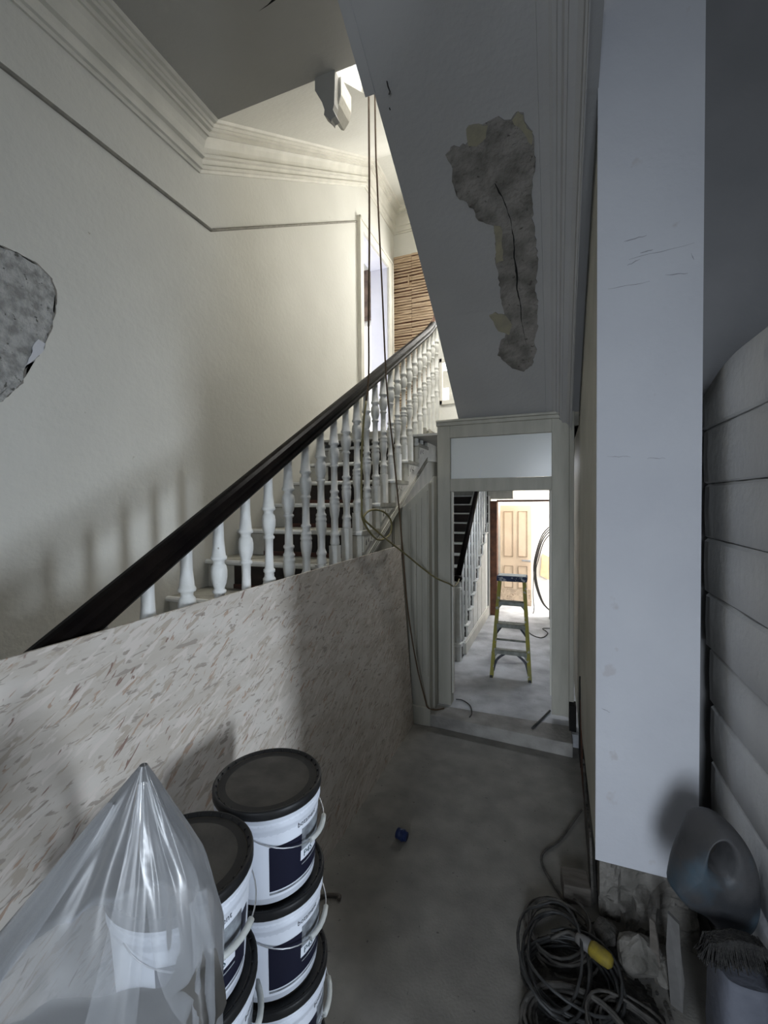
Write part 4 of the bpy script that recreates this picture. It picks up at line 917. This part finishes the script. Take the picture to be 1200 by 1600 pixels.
b = MB(); b.prism([(.405, 1.90, .0), (.440, 1.88, .0), (.445, 1.885, .12), (.436, 1.90, .22), (.432, 1.905, .31), (.398, 1.92, .33), (.392, 1.915, .2)], (.004, .014, 0)); tag(b.build('board_offcut', 'gplug'), 'narrow pale board offcut standing under the jerrycan beside the column footing', 'offcut')
b = MB(); b.prism([(.365, 1.965, .0), (.388, 1.955, .0), (.378, 1.97, .15), (.366, 1.975, .23), (.348, 1.98, .24), (.350, 1.975, .1)], (.004, .012, 0)); tag(b.build('board_offcut', 'wood'), 'shorter dark offcut leaning left of the pale one under the jerrycan', 'offcut')
# sack under the jerrycan
b = MB(); NA, NZ = 36, 16; g = {}
for i in range(NA):
    a = 2*PI*i/NA
    for j in range(NZ+1):
        t = j/NZ; z = .40*t; rr_ = 1-.10*abs(t-.45)**2*4; w = 1+.05*noise.noise(Vector((math.cos(a)*2, math.sin(a)*2, t*4)))
        sx = .075*rr_*w; sy = .10*rr_*w
        g[i, j] = b.b.verts.new((.555+sx*math.copysign(abs(math.cos(a))**.6, math.cos(a)), 1.72+sy*math.copysign(abs(math.sin(a))**.6, math.sin(a)), z))
for i in range(NA):
    for j in range(NZ): f = b.b.faces.new([g[i, j], g[(i+1) % NA, j], g[(i+1) % NA, j+1], g[i, j+1]]); f.smooth = True
b.b.faces.new([g[i, NZ] for i in range(NA)]); b.b.faces.new([g[i, 0] for i in range(NA)][::-1])
tag(b.build('sack', 'sack'), 'pale blue-grey filled sack standing under the dusty jerrycan by the insulation slabs', 'sack')
# jerrycan: rounded body with a moulded handle opening
jc = empty('jerrycan', (.505, 1.81, .40), 'dusty blue-grey plastic jerrycan with moulded handle perched on the sack by the column', 'jerrycan')
rt = Vector((.962, .273, 0)); rt = Vector((math.cos(math.radians(15)), math.sin(math.radians(15)), 0)); fwv = Vector((-rt.y, rt.x, 0)); upv = Vector((0, 0, 1))
def blob(name, m, outline, depth, c, parent, hole=None, seed=0, mats=None):
    """outline: closed 2-d (r,u) polygon; inflated body of given depth with an optional through hole ring"""
    n = len(outline); P = smooth_path([(p[0], p[1], 0) for p in outline+[outline[0]]], 6)[:-1]; n = len(P)
    cx = sum(p.x for p in P)/n; cz = sum(p.y for p in P)/n
    if hole: cx, cz = hole[0], hole[1]
    b = MB(); K = 9; rings = []
    for s in (-1, 1):
        rr_ = []
        for j in range(K+1):
            ph = j/K*PI/2; k_ = math.sin(ph)**(1.35 if hole else .75) if j else 0; dd = math.cos(ph)**.7*depth*s
            if hole:
                base_ = []
                for i in range(n):
                    th = math.atan2((P[i].y-hole[1])/hole[3], (P[i].x-hole[0])/hole[2]); base_.append(Vector((hole[0]+hole[2]*math.cos(th), hole[1]+hole[3]*math.sin(th), 0)))
                q = [base_[i].lerp(P[i], k_) for i in range(n)]
                if j == 0: dd = .0
                elif j == 1: dd *= .82
            else: q = [Vector((cx, cz, 0)).lerp(P[i], max(k_, .02)) for i in range(n)]
            rr_.append([b.b.verts.new(Vector(c)+rt*p.x+upv*p.y+fwv*dd*(1+.05*noise.noise(Vector((p.x*9, p.y*9, seed))))) for p in q])
        rings.append(rr_)
    for s in (0, 1):
        for j in range(K):
            for i in range(n):
                f = b.b.faces.new([rings[s][j][i], rings[s][j][(i+1) % n], rings[s][j+1][(i+1) % n], rings[s][j+1][i]]); f.smooth = True
                if mats: f.material_index = mats(sum((v.co for v in f.verts), Vector())/4)
        if not hole: b.b.faces.new(rings[s][0])
    bmesh.ops.remove_doubles(b.b, verts=b.b.verts, dist=5e-4)
    return attach(b.build(name, m), parent)
# outline in metres relative to the centre (right, up), read off the can's silhouette
OUT = [(-.135, -.06), (-.115, .03), (-.075, .115), (-.03, .175), (.01, .197), (.055, .175), (.10, .115), (.13, .04), (.14, -.05), (.135, -.14), (.10, -.20), (.03, -.20), (-.03, -.145), (-.09, -.115)]
import math as _m
blob('body', 'can', OUT, .085, (.505, 1.81, .610), jc, hole=(-.016, .112, .034, .052, 0.0), seed=3)
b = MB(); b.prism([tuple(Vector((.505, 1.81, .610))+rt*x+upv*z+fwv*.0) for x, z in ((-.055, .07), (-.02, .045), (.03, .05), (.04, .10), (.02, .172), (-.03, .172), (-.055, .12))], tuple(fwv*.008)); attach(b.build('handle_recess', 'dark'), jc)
# brush head resting in front of the can
e = empty('brush_head', (.55, 1.66, .45), 'dusty black bristled brush head lying against the front of the jerrycan', 'brush')
b = MB(); rnd = random.Random(4); c = Vector((.525, 1.655, .50))
for i in range(900):
    u = rnd.uniform(-.085, .075); v = rnd.uniform(-.02, .02); s = c+rt*u+fwv*v+upv*(.03-.25*abs(u)*.3)
    d = Vector((0, 0, -1))*rnd.uniform(.05, .075)*(1-abs(u)*3)+rt*(u*.35+rnd.uniform(-.012, .012))+fwv*rnd.uniform(-.035, .005)
    w = rt*.0010; q = fwv*.0010; t_ = s+d
    b.prism([s-w-q, s+w-q, s+w+q, s-w+q], tuple(d))
attach(b.build('bristles', 'bristle'), e)
b = MB(); P = [c+rt*x+upv*z for x, z in ((-.085, .0), (-.055, .03), (0, .042), (.05, .032), (.075, .005), (.06, -.01), (0, .0), (-.06, -.01))]
b.prism([p-fwv*.022 for p in P], tuple(fwv*.044)); attach(b.build('stock', 'bristle', bevel=.004), e)
# black hose loop at the far right
b = MB(); b.tube(smooth_path([(.60, 1.62, .50), (.618, 1.58, .34), (.60, 1.56, .2), (.53, 1.55, .09), (.47, 1.57, .02), (.40, 1.65, .012)], 10), .011, 8)
tag(b.build('black_hose', 'cableblk'), 'thick black hose curving down in front of the pale sack at the right edge', 'hose')
